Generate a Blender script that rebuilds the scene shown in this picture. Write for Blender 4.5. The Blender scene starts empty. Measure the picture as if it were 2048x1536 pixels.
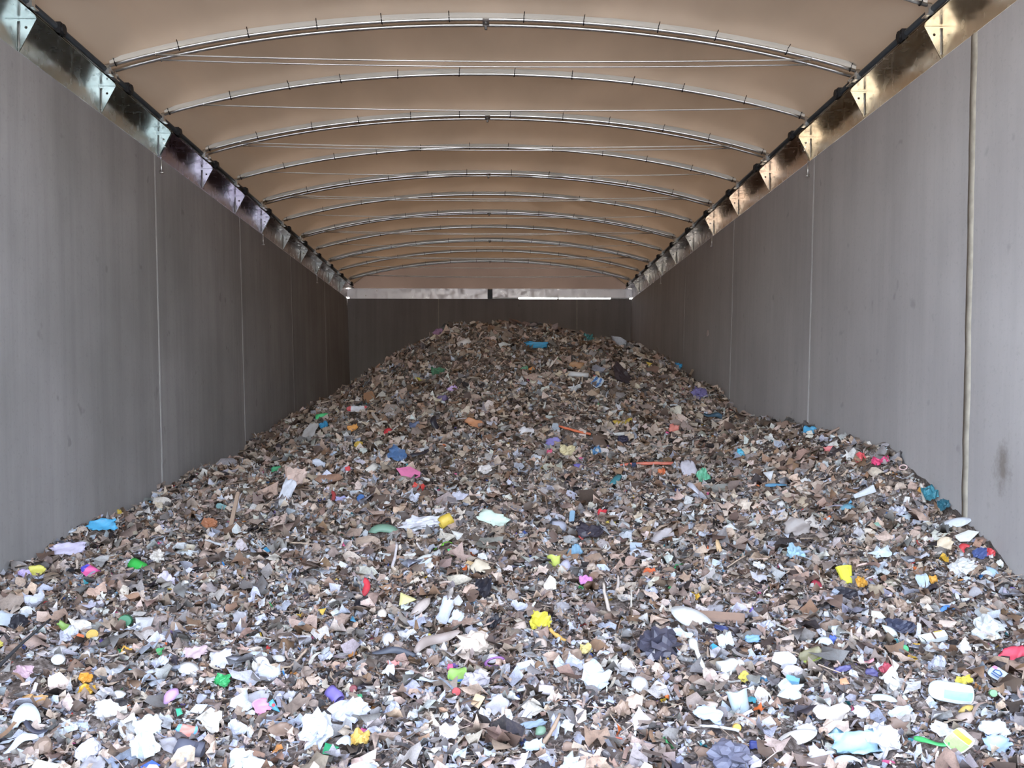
import bpy, bmesh, math, random
import numpy as np
from mathutils import Vector, Matrix

# ------------------------------------------------------------------ camera, sky, sun, exposure
S = bpy.context.scene
C = S.collection
F = 1900.0                       # focal length in pixels of the 2048 x 1536 frame
E = 1.75                         # eye height
CX = 0.07                        # camera sideways offset from the hall's axis
VPX, VPY = 985.0, 814.0          # where the hall's axis vanishes
cd = bpy.data.cameras.new('camera'); cam = bpy.data.objects.new('camera', cd); C.objects.link(cam)
cd.sensor_width = 36; cd.lens = 36 * F / 2048; cd.clip_end = 500
yaw = math.atan((1024 - VPX) / F); pitch = math.atan((VPY - 768) / F)
cam.location = (CX, 0, E); cam.rotation_euler = (math.pi / 2 + pitch, 0, -yaw)
S.camera = cam

SUN_EL, SUN_AZ = math.radians(52), math.radians(14)      # azimuth from +Y towards +X
w = bpy.data.worlds.new('sky'); S.world = w; w.use_nodes = True
nt = w.node_tree; nt.nodes.clear()
sky = nt.nodes.new('ShaderNodeTexSky'); sky.sky_type = 'NISHITA'; sky.sun_disc = False
sky.sun_elevation = SUN_EL; sky.sun_rotation = SUN_AZ; sky.dust_density = 2.5; sky.air_density = 1.0; sky.ozone_density = 1.0
bg = nt.nodes.new('ShaderNodeBackground'); bg.inputs[1].default_value = 0.60
ow = nt.nodes.new('ShaderNodeOutputWorld')
hs = nt.nodes.new('ShaderNodeHueSaturation'); hs.inputs['Saturation'].default_value = .58
nt.links.new(sky.outputs[0], hs.inputs['Color']); nt.links.new(hs.outputs[0], bg.inputs[0]); nt.links.new(bg.outputs[0], ow.inputs[0])
sl = bpy.data.lights.new('sun', 'SUN'); sun = bpy.data.objects.new('sun', sl); C.objects.link(sun)
sl.energy = 4.0; sl.angle = math.radians(0.6); sl.color = (1.0, 0.95, 0.87)
sd = Vector((math.sin(SUN_AZ) * math.cos(SUN_EL), math.cos(SUN_AZ) * math.cos(SUN_EL), math.sin(SUN_EL)))
sun.rotation_euler = sd.to_track_quat('Z', 'Y').to_euler()
sun.location = (0, 0, 30)
vs = S.view_settings
vs.view_transform = 'Standard'; vs.look = 'None'; vs.gamma = 1; vs.use_curve_mapping = False
vs.exposure = 2.5

# ------------------------------------------------------------------ helpers
random.seed(7); rng = np.random.default_rng(11)
D = 26.7                         # back wall
HW = 4.0                         # half width at the wall tops
WT = E + 3.046                   # wall top
FL = E + 3.335                   # flange of the edge beams
BAT = 0.033                      # batter of the wall faces
Y_ROOF = 1.55                     # unseen front edge of the roof, brought forward to dim the near heap
def lin(c): return tuple(((v / 255) / 12.92 if v / 255 <= .04045 else ((v / 255 + .055) / 1.055) ** 2.4) for v in c)
def tag(o, label=None, cat=None, group=None, kind=None):
    if label: o['label'] = label
    if cat: o['category'] = cat
    if group: o['group'] = group
    if kind: o['kind'] = kind
    return o
def empty(name, loc=(0, 0, 0)):
    o = bpy.data.objects.new(name, None); o.empty_display_size = .1; C.objects.link(o); o.location = loc
    return o
def link(name, me, mat=None, parent=None, smooth=False):
    o = bpy.data.objects.new(name, me); C.objects.link(o)
    if mat and not me.materials: me.materials.append(mat)
    if parent: o.parent = parent
    if smooth: me.polygons.foreach_set('use_smooth', [True] * len(me.polygons))
    return o
def mesh(name, v, f):
    me = bpy.data.meshes.new(name); me.from_pydata([tuple(map(float, p)) for p in v], [], f); me.update(); return me
class MB:
    def __init__(s): s.v = []; s.f = []
    def add(s, v, f):
        b = len(s.v); s.v += [tuple(map(float, p)) for p in v]; s.f += [tuple(i + b for i in q) for q in f]; return s
    def box(s, x0, x1, y0, y1, z0, z1):
        return s.add([(x0,y0,z0),(x1,y0,z0),(x1,y1,z0),(x0,y1,z0),(x0,y0,z1),(x1,y0,z1),(x1,y1,z1),(x0,y1,z1)],
                     [(0,3,2,1),(4,5,6,7),(0,1,5,4),(1,2,6,5),(2,3,7,6),(3,0,4,7)])
    def tube(s, pts, r, n=8, caps=True):
        pts = [Vector(p) for p in pts]; m = len(pts); rs = r if isinstance(r, (list, tuple)) else [r] * m
        vv, ff = [], []
        up = Vector((0, 0, 1))
        for i, p in enumerate(pts):
            t = (pts[min(i + 1, m - 1)] - pts[max(i - 1, 0)]).normalized()
            a = t.cross(up)
            if a.length < 1e-3: a = t.cross(Vector((0, 1, 0)))
            a.normalize(); b = a.cross(t)
            for k in range(n):
                q = 2 * math.pi * k / n
                vv.append(p + a * (rs[i] * math.cos(q)) + b * (rs[i] * math.sin(q)))
        for i in range(m - 1):
            for k in range(n):
                k2 = (k + 1) % n
                ff.append((i * n + k, i * n + k2, (i + 1) * n + k2, (i + 1) * n + k))
        if caps: ff += [tuple(range(n))[::-1], tuple((m - 1) * n + k for k in range(n))]
        return s.add(vv, ff)
    def mesh(s, name): return mesh(name, s.v, s.f)
    def build(s, name, mat, parent=None, smooth=False): return link(name, s.mesh(name), mat, parent, smooth)

# ------------------------------------------------------------------ materials
def newmat(name):
    m = bpy.data.materials.new(name); m.use_nodes = True; n = m.node_tree; n.nodes.clear()
    o = n.nodes.new('ShaderNodeOutputMaterial'); return m, n, o
def N(n, t, **kw):
    x = n.nodes.new(t)
    for k, v in kw.items(): setattr(x, k, v)
    return x
def coords(n, scale=(1, 1, 1), kind='Object', loc=(0, 0, 0)):
    tc = N(n, 'ShaderNodeTexCoord'); mp = N(n, 'ShaderNodeMapping'); mp.inputs['Scale'].default_value = scale; mp.inputs['Location'].default_value = loc
    n.links.new(tc.outputs[kind], mp.inputs['Vector']); return mp.outputs[0]
def noise(n, vec, scale, detail=4, rough=.55):
    x = N(n, 'ShaderNodeTexNoise'); x.inputs['Scale'].default_value = scale; x.inputs['Detail'].default_value = detail; x.inputs['Roughness'].default_value = rough
    n.links.new(vec, x.inputs['Vector']); return x.outputs[0]
def ramp(n, fac, stops):
    r = N(n, 'ShaderNodeValToRGB'); e = r.color_ramp.elements
    while len(e) < len(stops): e.new(.5)
    for q, (p, c) in zip(e, stops): q.position = p; q.color = (*c, 1) if len(c) == 3 else c
    n.links.new(fac, r.inputs[0]); return r.outputs[0]
def mix(n, fac, a, b, mode='MIX'):
    x = N(n, 'ShaderNodeMix', data_type='RGBA', blend_type=mode)
    for s_, v in ((x.inputs[0], fac), (x.inputs[6], a), (x.inputs[7], b)):
        if hasattr(v, 'is_output'): n.links.new(v, s_)
        elif isinstance(v, tuple): s_.default_value = (*v, 1)
        else: s_.default_value = v
    return x.outputs[2]
def bump(n, h, strength, dist=.01):
    b = N(n, 'ShaderNodeBump'); b.inputs['Strength'].default_value = strength; b.inputs['Distance'].default_value = dist
    n.links.new(h, b.inputs['Height']); return b.outputs[0]
def principled(n, o, base, rough=.6, metal=0, spec=.4, normal=None):
    p = N(n, 'ShaderNodeBsdfPrincipled')
    for s_, v in ((p.inputs['Base Color'], base), (p.inputs['Roughness'], rough)):
        if hasattr(v, 'is_output'): n.links.new(v, s_)
        elif isinstance(v, tuple): s_.default_value = (*v, 1)
        else: s_.default_value = v
    p.inputs['Metallic'].default_value = metal; p.inputs['Specular IOR Level'].default_value = spec
    if normal: n.links.new(normal, p.inputs['Normal'])
    n.links.new(p.outputs[0], o.inputs[0]); return p
def concrete(name, a, b, streak=.35, stain=None):
    m, n, o = newmat(name)
    v = coords(n); big = noise(n, v, .55, 5); fine = noise(n, v, 26, 6, .7)
    vs_ = coords(n, (2.2, 2.2, .10)); st = noise(n, vs_, 1.6, 6, .65)
    c = mix(n, ramp(n, big, [(.3, (0, 0, 0)), (.7, (1, 1, 1))]), a, b)
    c = mix(n, ramp(n, st, [(.42, (0, 0, 0)), (.72, (streak,) * 3)]), c, tuple(x * .55 for x in a))
    c = mix(n, ramp(n, fine, [(.34, (.22,) * 3), (.44, (0, 0, 0))]), c, tuple(x * .62 for x in a))
    spots = noise(n, v, 5.5, 2, .4)
    c = mix(n, ramp(n, spots, [(.70, (0, 0, 0)), (.78, (.45,) * 3)]), c, tuple(x * .6 for x in a))
    if stain:
        dn = N(n, 'ShaderNodeVectorMath', operation='DISTANCE'); n.links.new(coords(n, (0, 1, .62), 'Object', (0, -stain[0], -stain[1] * .62)), dn.inputs[0])
        ad = N(n, 'ShaderNodeMath', operation='MULTIPLY_ADD'); n.links.new(noise(n, v, 9, 5, .7), ad.inputs[0]); ad.inputs[1].default_value = .34; n.links.new(dn.outputs['Value'], ad.inputs[2])
        c = mix(n, ramp(n, ad.outputs[0], [(.17, (.6,) * 3), (.31, (0, 0, 0))]), c, (.13, .10, .07))
    principled(n, o, c, .82, 0, .25, bump(n, fine, .25, .006)); return m
def steel(name, tint, tint2, rough=.2, lo=.30):
    m, n, o = newmat(name)
    v = coords(n); a = noise(n, coords(n, (1, .5, 1)), 1.3, 2); sm = noise(n, v, 7, 2, .5)
    c = mix(n, ramp(n, a, [(.38, (0, 0, 0)), (.62, (1, 1, 1))]), tint, tint2)
    r = ramp(n, sm, [(.3, (rough * .7,) * 3), (.75, (rough * 1.7,) * 3)])
    principled(n, o, c, r, 1, .5, bump(n, noise(n, v, 2, 1), .012, .01)); return m
def plain(name, c, rough=.5, metal=0, spec=.4, var=.12):
    m, n, o = newmat(name)
    f = noise(n, coords(n), 9, 4)
    c2 = mix(n, ramp(n, f, [(.35, (0, 0, 0)), (.7, (1, 1, 1))]), c, tuple(x * (1 - var * 2) for x in c))
    principled(n, o, c2, rough, metal, spec); return m
M = {}
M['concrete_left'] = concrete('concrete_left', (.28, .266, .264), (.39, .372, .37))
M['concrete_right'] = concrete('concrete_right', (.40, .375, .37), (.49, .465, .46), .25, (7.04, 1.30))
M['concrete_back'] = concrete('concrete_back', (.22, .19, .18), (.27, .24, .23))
M['concrete_floor'] = concrete('concrete_floor', (.30, .29, .28), (.40, .39, .38))
M['seal_pale'] = plain('seal_pale', (.42, .40, .385), .8)
M['seal_tan'] = plain('seal_tan', (.39, .35, .29), .85, var=.15)
M['steel_teal'] = steel('steel_teal', (.42, .48, .475), (.55, .60, .595))
M['steel_violet'] = steel('steel_violet', (.34, .28, .38), (.46, .41, .50))
M['steel_gold'] = steel('steel_gold', (.64, .55, .42), (.74, .68, .57))
M['steel_copper'] = steel('steel_copper', (.60, .47, .38), (.68, .57, .49))
M['steel_grey'] = steel('steel_grey', (.38, .37, .39), (.47, .455, .47), .28)
M['steel_brown'] = steel('steel_brown', (.36, .30, .28), (.43, .37, .35), .3)
M['steel_pale'] = steel('steel_pale', (.72, .68, .68), (.78, .74, .73), .38)
M['galv'] = plain('galvanised_tube', (.80, .81, .80), .28, 1, .5, .06)
M['rod'] = plain('zinc_rod', (.80, .79, .76), .35, .85, .5, .06)
M['weld'] = plain('weld', (.42, .41, .40), .45, .9)
M['black'] = plain('black_rubber', (.018, .018, .02), .6, 0, .3)
M['dark'] = plain('dark_rail_paint', (.045, .05, .055), .5, .2, .4)
M['strap'] = plain('dark_strap', (.012, .012, .014), .7, 0, .2)

def tarp_mat(name, refl, trans, k):
    m, n, o = newmat(name)
    v = coords(n); big = noise(n, coords(n, (1.2, .45, 1)), .9, 4)
    weave = noise(n, v, 160, 2)
    d = N(n, 'ShaderNodeBsdfDiffuse'); t = N(n, 'ShaderNodeBsdfTranslucent'); ms = N(n, 'ShaderNodeMixShader')
    n.links.new(mix(n, ramp(n, big, [(.35, (0, 0, 0)), (.7, (1, 1, 1))]), refl, tuple(x * .86 for x in refl)), d.inputs[0])
    n.links.new(mix(n, ramp(n, big, [(.35, (0, 0, 0)), (.7, (1, 1, 1))]), trans, tuple(x * .8 for x in trans)), t.inputs[0])
    n.links.new(bump(n, weave, .08, .002), d.inputs['Normal'])
    ms.inputs[0].default_value = k
    n.links.new(d.outputs[0], ms.inputs[1]); n.links.new(t.outputs[0], ms.inputs[2]); n.links.new(ms.outputs[0], o.inputs[0]); return m
M['tarp'] = tarp_mat('roof_tarpaulin', (.53, .485, .41), (.026, .0155, .0085), .28)
M['lit_sleeve'] = tarp_mat('lit_tarpaulin_sleeve', (.80, .76, .67), (.05, .034, .022), .22)  # paler copy of the tarpaulin: brightness of its lit hem put into colour
M['gable'] = tarp_mat('gable_tarpaulin', (.30, .26, .235), (.03, .02, .015), .25)

# ------------------------------------------------------------------ the setting
MB().box(-60, 60, -60, 80, -.3, 0).build('ground', M['concrete_floor'])
tag(bpy.data.objects['ground'], 'grey concrete yard and floor of the hall', 'ground', kind='structure')
joints = [-.1, 3.75, 7.6, 11.45, 15.3, 19.15, 23.0, D]
def wall(name, sx, mat, label):
    r = tag(empty(name, (sx * HW, 0, 0)), label, 'wall', kind='structure')
    for i in range(len(joints) - 1):
        y0, y1 = joints[i] + .012, joints[i + 1] - .012
        xi, xb, xo = 0, -sx * BAT * WT, sx * .32
        ch = .012
        v = []
        for (yy, e) in ((y0, 1), (y1, -1)):
            v += [(xb + sx * ch, yy, 0), (xi + sx * ch, yy, WT), (xb, yy + e * ch, 0), (xi, yy + e * ch, WT), (xo, yy, 0), (xo, yy, WT)]
        f = [(2, 3, 9, 8), (0, 1, 3, 2), (8, 9, 7, 6), (1, 5, 11, 7), (1, 7, 9, 3), (0, 4, 5, 1), (6, 7, 11, 10), (4, 10, 11, 5), (0, 2, 8, 6, 10, 4)]
        link('concrete_panel', mesh('concrete_panel', v, f), mat, r)
        if i:
            wj = .05 if (sx > 0 and i == 2) else .014
            mt = M['seal_tan'] if (sx > 0 and i == 2) else M['seal_pale']
            mb = MB(); yj = joints[i]; nz = 26; vv, ff = [], []
            rr = random.Random(i * 3 + sx)
            for k in range(nz + 1):
                t = k / nz; z = t * WT; x0 = xb + (xi - xb) * t; px_ = .0045 if wj > .03 else 0; a = wj * (1 + rr.uniform(-.08, .08)); j = rr.uniform(-.006, .006)
                vv += [(x0 + sx * .03, yj - a, z), (x0 + sx * (.003 - px_), yj - a + j, z), (x0 - sx * (.002 + px_), yj + j, z), (x0 + sx * (.003 - px_), yj + a + j, z), (x0 + sx * .03, yj + a, z)]
                if k: ff += [((k - 1) * 5 + q, (k - 1) * 5 + q + 1, k * 5 + q + 1, k * 5 + q) for q in range(4)]
            mb.add(vv, ff); mb.build('joint_seal', mt, r, True)
    return r
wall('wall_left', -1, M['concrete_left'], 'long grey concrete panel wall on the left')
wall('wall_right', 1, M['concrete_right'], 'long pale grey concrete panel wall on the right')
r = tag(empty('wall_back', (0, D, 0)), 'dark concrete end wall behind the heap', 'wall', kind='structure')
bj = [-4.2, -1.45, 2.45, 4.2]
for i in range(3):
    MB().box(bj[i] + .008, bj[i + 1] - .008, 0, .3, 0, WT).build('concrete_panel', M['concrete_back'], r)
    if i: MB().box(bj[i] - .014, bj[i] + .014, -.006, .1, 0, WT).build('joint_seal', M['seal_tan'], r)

# ------------------------------------------------------------------ edge beams with gussets
gy = [8.17 + 1.715 * k for k in range(-4, 11)]
gh, gw = .285, .150
def gusset_mesh(sx):
    # vertical triangle across the beam: corner under the flange at the web, tip at the web's foot, inner corner under the flange
    A, B, T = Vector((0, 0)), Vector((gw, 0)), Vector((0.006, -gh)); hc = Vector((gw * .42, -.075)); hr = .0125
    dirs = sorted({math.atan2((p - hc).y, (p - hc).x) for p in (A, B, T)} | {-math.pi + 2 * math.pi * k / 24 + .01 for k in range(24)})
    tri = [A, T, B]
    def hit(a):
        d = Vector((math.cos(a), math.sin(a))); best = 9
        for i in range(3):
            p, q = tri[i], tri[(i + 1) % 3]; e = q - p; den = d.x * e.y - d.y * e.x
            if abs(den) < 1e-9: continue
            t = ((p - hc).x * e.y - (p - hc).y * e.x) / den; u = ((p - hc).x * d.y - (p - hc).y * d.x) / den
            if t > 0 and -1e-6 <= u <= 1 + 1e-6: best = min(best, t)
        return hc + d * best
    out = [hit(a) for a in dirs]; inn = [hc + Vector((math.cos(a), math.sin(a))) * hr for a in dirs]; n = len(dirs)
    v = [(-sx * p.x, -.005, p.y) for p in out] + [(-sx * p.x, -.005, p.y) for p in inn] + [(-sx * p.x, .005, p.y) for p in out] + [(-sx * p.x, .005, p.y) for p in inn]
    f = []
    for i in range(n):
        j = (i + 1) % n
        f += [(i, j, n + j, n + i), (2 * n + i, 3 * n + i, 3 * n + j, 2 * n + j), (i, 2 * n + i, 2 * n + j, j), (n + i, n + j, 3 * n + j, 3 * n + i)]
    return mesh('gusset', v, f)
tints = {-1: ['steel_teal', 'steel_violet', 'steel_brown', 'steel_brown'], 1: ['steel_gold', 'steel_copper', 'steel_grey', 'steel_grey']}
seglab = {-1: ['teal-tinted steel edge beam with bright gussets, nearest on the left wall', 'violet-tinted steel edge beam, second along the left wall top',
               'brownish steel edge beam, third along the left wall top', 'brownish steel edge beam at the far end of the left wall top'],
          1: ['gold-tinted steel edge beam with mirrored gussets, nearest on the right wall', 'copper-tinted steel edge beam, second along the right wall top',
              'dull grey steel edge beam, third along the right wall top', 'dull grey steel edge beam at the far end of the right wall top']}
for sx in (-1, 1):
    gm = gusset_mesh(sx)
    ys = [0.0, gy[6], gy[9], gy[12], D + .06]
    for s_ in range(4):
        y0, y1 = ys[s_] + .004, ys[s_ + 1] - .004
        mt = M[tints[sx][s_]]
        b = tag(empty('edge_beam', (sx * HW, y0, WT)), seglab[sx][s_], 'steel beam', 'steel edge beams on the wall tops')
        L = y1 - y0
        h = FL - WT; fw = .18; t = .012
        MB().box(min(0, sx * t), max(0, sx * t), 0, L, .003, h).build('web', mt, b)
        MB().box(min(-sx * fw, sx * .1), max(-sx * fw, sx * .1), 0, L, h, h + t).build('flange', mt, b)
        MB().box(min(-sx * fw, -sx * (fw - .006)), max(-sx * fw, -sx * (fw - .006)), 0, L, h - .003, h + t + .003).build('flange_lip', mt, b)
        for k, g in enumerate(gy):
            dbl = k in (6, 9, 12)
            for dy in ((-.016, .016) if dbl else (0,)):
                yy = g + dy
                if not (ys[s_] < yy < ys[s_ + 1]): continue
                o = link('gusset', gm, mt, b); o.location = (-sx * .001, yy - y0, h - .002)
                wb = MB(); pts = [(-sx * .006, -.009, -.02 - q * .026 + random.uniform(-.004, .004)) for q in range(10)]
                wb.tube(pts, [.004 + random.uniform(-.0015, .0025) for _ in pts], 5)
                wo = wb.build('weld_bead', M['weld'], o, True)
            if dbl and ys[s_] < g - .016 < ys[s_ + 1]:
                pn = MB().tube([(-sx * .03, g - y0, -.0), (-sx * .032, g - y0, -.10), (-sx * .036, g - y0, -.20)], .0075, 7)
                pn.tube([(-sx * .012, g - y0, -.185), (-sx * .06, g - y0, -.19)], .011, 7)
                pn.build('drop_pin', M['galv'], b, True)
                bt = MB()
                for q in range(3): bt.tube([(-sx * (.045 + .02 * q), g - y0 - .035, h - .07 - .05 * q), (-sx * (.045 + .02 * q), g - y0 + .035, h - .07 - .05 * q)], .008, 6)
                if s_ in (0, 1, 2): bt.build('joint_bolts', M['galv'], b)

# end beam over the back wall: two plates with a joint, daylight under the right one
for nm, x0, x1, zb, lab in (('end_beam', -3.95, -.07, WT - .004, 'left half of the pale steel beam on the end wall'), ('end_beam', .07, 4.0, WT + .036, 'right half of the pale steel beam with daylight under it')):
    b = tag(empty('end_beam', (0, D, WT)), lab, 'steel beam', 'steel plates on the end wall')
    MB().box(x0, x1, -.012, 0, zb - WT, .27).build('plate', M['steel_pale'], b)
    MB().box(x0, x1, -.05, .03, .27, .282).build('top_flange', M['steel_pale'], b)
    if x1 < 0: MB().box(-4.0, -3.95, -.012, 0, .035, .27).build('notched_end', M['steel_pale'], b)
    if x1 > 1:
        MB().box(.07, .80, -.02, .25, .002, .036).build('packer', M['weld'], b)
        MB().box(3.40, 3.94, -.02, .25, .002, .036).build('packer', M['weld'], b)
        MB().box(1.9, 1.94, -.02, .2, .002, .036).build('packer', M['weld'], b)
b = tag(empty('joint_post', (0, D, WT)), 'dark joint plate between the two halves of end beam', 'steel plate')
MB().box(-.09, .09, .004, .02, .003, .27).build('post_plate', M['dark'], b)
MB().box(-.066, .066, -.05, .02, -.002, .02).build('post_foot', M['dark'], b)

# ------------------------------------------------------------------ roof: rails, bows, tarpaulin
BX, SP, RISE = 3.83, E + 3.445, .51
def arch(x): return SP + RISE * (1 - (np.asarray(x) / BX) ** 2 * (.86 + .14 * (np.asarray(x) / BX) ** 2))
for sx in (-1, 1):
    rl = tag(empty('slide_rail', (sx * 3.89, Y_ROOF, FL + .012)), 'dark slide rail above the %s edge beams under the tarpaulin' % ('left' if sx < 0 else 'right'), 'rail')
    MB().box(-.05, .05, 0, D - Y_ROOF - .1, 0, .098).build('rail', M['dark'], rl)  # rail box enlarged so its dark face includes the tarpaulin edge's shade
    MB().tube([(-sx * .05, 0, .062), (-sx * .05, D - Y_ROOF - .1, .062)], .026, 8).build('rail_tube', M['dark'], rl, True)
    for k in range(12):
        yb = 8.55 + 1.6 * k
        if yb > D - .3: break
        q = MB(); q.box(-.035, .035, -.055, .055, 0, .10); q.tube([(-.05, 0, .05), (.05, 0, .05)], .045, 10)
        o = q.build('buffer_block', M['black'], rl); o.location = (-sx * .06, yb - Y_ROOF, .0)
bows = []
for k in range(-4, 12):  # negative positions: unseen arches under the added front stretch of roof
    y = 8.0 + 1.6 * k
    bows.append((y, k, 0))
    if k % 2: bows.append((y + .148, k, 1))
ordn = ['nearest', 'second', 'third', 'fourth', 'fifth', 'sixth', 'seventh', 'eighth', 'ninth', 'tenth', 'eleventh', 'farthest']
xs = np.linspace(-BX, BX, 41)
bow_me = MB().tube([(x, 0, float(arch(x)) - SP) for x in xs], .021, 10).mesh('bow_tube')
tx = 3.33
tie_me = MB().tube([(x, -.012, float(arch(tx)) - SP - .022 - .045 * (1 - (x / tx) ** 2)) for x in np.linspace(-tx, tx, 21)], .0085, 7).mesh('tie_rod')
strap_me = MB(); sp_ = [(0, .027 * math.cos(a) - .004, .035 * math.sin(a) + .006) for a in np.linspace(0, 2 * math.pi, 13)]
strap_me.tube(sp_[:-1] + [sp_[0]], .0055, 5); strap_me.tube([(0, -.03, .02), (.004, -.075, .055)], .004, 4); strap_me = strap_me.mesh('strap')
foot_me = {}
for sx in (-1, 1):
    q = MB(); q.box(-.03, .03, -.03, .03, -.095, .0); q.box(-.055, .055, -.045, .045, -.098, -.088); foot_me[sx] = q.mesh('bow_foot')
clip_me = MB().tube([(0, -.026, -.004), (0, -.03, -.03), (0, 0, -.034), (0, .026, -.012)], .006, 5).mesh('rod_clip')
bolt_me = MB().tube([(0, -.075, 0), (0, -.035, 0)], .011, 7).mesh('bolt')
for (y, k, far) in bows:
    pair = k % 2 == 1
    kn = ['unseen at the open front overhead', 'unseen next to the open front overhead', 'overhead, two before the nearest in view', 'overhead, just before the nearest in view'][k + 4] if k < 0 else ordn[k] + ' counted from the front'
    if pair: lab = ('rear' if far else 'front') + ' tube arch of the twin pair that is %s' % kn
    else: lab = 'single galvanised tube arch, %s' % kn
    o = tag(empty('roof_bow', (0, y, SP)), lab, 'roof arch', 'galvanised roof arches')
    link('bow_tube', bow_me, M['galv'], o, True)
    link('tie_rod', tie_me, M['rod'], o, True)
    for sx in (-1, 1):
        q = link('rod_clip', clip_me, M['galv'], o); q.location = (sx * tx, 0, float(arch(tx)) - SP)
        q = link('bow_foot', foot_me[sx], M['galv'], o); q.location = (sx * (BX - .005), 0, .0)
        if pair:
            for j in range(2):
                q = link('bolt', bolt_me, M['galv'], o); q.location = (sx * (BX - .03 - .035 * j), .02, -.03 - .03 * j)
    if not far:
        nst = 12
        for i in range(nst):
            x = -BX + .09 + (2 * BX - .18) * i / (nst - 1) + (random.uniform(-.06, .06) if 0 < i < nst - 1 else 0)
            q = link('strap', strap_me, M['strap'], o); q.location = (x, 0, float(arch(x)) - SP); q.rotation_euler = (0, math.atan(2 * RISE * x / BX ** 2), random.uniform(-.15, .15))
        if pair:
            q = MB(); zc = float(arch(0)) - SP
            q.box(-.035, .035, -.02, .17, zc - .012, zc + .014); q.tube([(0, .05, zc - .03), (0, .05, zc + .03)], .016, 7); q.tube([(0, .148, zc - .05), (0, .148, zc + .02)], .016, 7)
            q.build('crown_clamp', M['weld'], o)
# tarpaulin
def smoothnoise(nx, ny, cx, cy, seed):
    r_ = np.random.default_rng(seed); gx, gy_ = int(nx / cx) + 3, int(ny / cy) + 3
    g = r_.standard_normal((gx, gy_))
    u = np.arange(nx) / cx; v = np.arange(ny) / cy
    iu, iv = u.astype(int), v.astype(int); fu, fv = u - iu, v - iv
    fu = fu * fu * (3 - 2 * fu); fv = fv * fv * (3 - 2 * fv); fu = fu[:, None]; fv = fv[None]
    a = g[np.ix_(iu, iv)]; b = g[np.ix_(iu + 1, iv)]; c = g[np.ix_(iu, iv + 1)]; d = g[np.ix_(iu + 1, iv + 1)]
    return (a * (1 - fu) + b * fu) * (1 - fv) + (c * (1 - fu) + d * fu) * fv
by = [b_[0] for b_ in bows if not b_[2]] + [D + .9]
nx = 121
yv = []
for i, b0 in enumerate([0.0] + by[:-1]):
    b1 = by[i]
    t = np.linspace(0, 1, 27)[:-1]
    yv += list(b0 + (b1 - b0) * (t - np.sin(2 * math.pi * t) / (2 * math.pi) * .86))
yv = np.array([y for y in yv if y >= Y_ROOF - .01 and y <= D + .05] + [D + .06])
xt = np.linspace(-3.955, 3.955, nx); ny = len(yv)
X, Y = np.meshgrid(xt, yv, indexing='ij')
ya = np.array([0.0] + by)
dist = np.min(np.abs(Y[:, :, None] - ya[None, None]), axis=2)
Z = arch(np.clip(X, -BX, BX)) + .024
def liftf(dist): return 0.11 * (1 - np.exp(-(dist / .085) ** 1.1)) + .055 * np.clip(np.sin(np.pi * np.clip(dist / .8, 0, 1) / 2), 0, 1)
lift = 0.11 * (1 - np.exp(-(dist / .085) ** 1.1)) + .055 * np.clip(np.sin(np.pi * np.clip(dist / .8, 0, 1) / 2), 0, 1)
edge = np.clip((BX - np.abs(X)) / .35, 0, 1)
Z += lift * edge
diag = np.sin((X * .8 + Y * 1.1) * 5.0 + 2.2 * smoothnoise(nx, ny, 11, 22, 3)) * .008 * (.4 + smoothnoise(nx, ny, 20, 30, 4)) + .006 * smoothnoise(nx, ny, 5, 9, 5)
deep = np.clip((Y - 15.5) / 6, 0, 1) * np.clip((X + 1.2) / 2.2, 0, 1) * np.clip((3.4 - X) / .8, 0, 1)
wr = smoothnoise(nx, ny, 4, 20, 6)
shear = np.sin(X * 2.6 - Y * 1.5 + 2.5 * smoothnoise(nx, ny, 14, 26, 8)); shear2 = np.sin(X * 6.1 - Y * 3.1 + 2.0 * smoothnoise(nx, ny, 9, 16, 9))
Z += (diag + deep * (.075 * np.maximum(shear, 0) ** 3 + .028 * np.maximum(shear2, 0) ** 2 + .030 * np.maximum(np.sin(X * 11 - Y * 5.5 + 3 * smoothnoise(nx, ny, 12, 20, 12)), 0) ** 2 * np.clip(.3 + smoothnoise(nx, ny, 10, 14, 13), 0, 1.2))) * edge * np.clip(dist / .12, 0, 1)
out = np.abs(X) > BX
Z = np.where(out, SP + .018 - (np.abs(X) - BX) * .12, Z)
Z = np.where(np.abs(X) > 3.95, FL + .02, Z)
v = np.stack([X, Y, Z], -1).reshape(-1, 3)
f = [(i * ny + j, (i + 1) * ny + j, (i + 1) * ny + j + 1, i * ny + j + 1) for i in range(nx - 1) for j in range(ny - 1)]
tr = tag(empty('roof_tarpaulin', (0, 0, 0)), 'tan translucent tarpaulin roof stretched over the tube arches', 'tarpaulin')
link('canopy', mesh('canopy', v, f), M['tarp'], tr, True)
for (y, k, far) in bows:
    if far: continue
    xx = np.linspace(-BX + .04, BX - .04, 97); vv, ff = [], []
    jn = smoothnoise(97, 3, 5, 1, 50 + k)[:, 0]
    for i, x in enumerate(xx):
        z = float(arch(x)); gap = max(0, jn[i]) * .012
        vv += [(x, y - .046 - gap, z + .046), (x, y - .038, z + .034), (x, y - .031, z + .020), (x, y - .026, z + .010), (x, y - .0235, z + .002)]
        if i: ff += [((i - 1) * 5 + q, (i - 1) * 5 + q + 1, i * 5 + q + 1, i * 5 + q) for q in range(4)]
    link('bow_sleeve', mesh('bow_sleeve', vv, ff), M['lit_sleeve'], tr, True)
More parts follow.
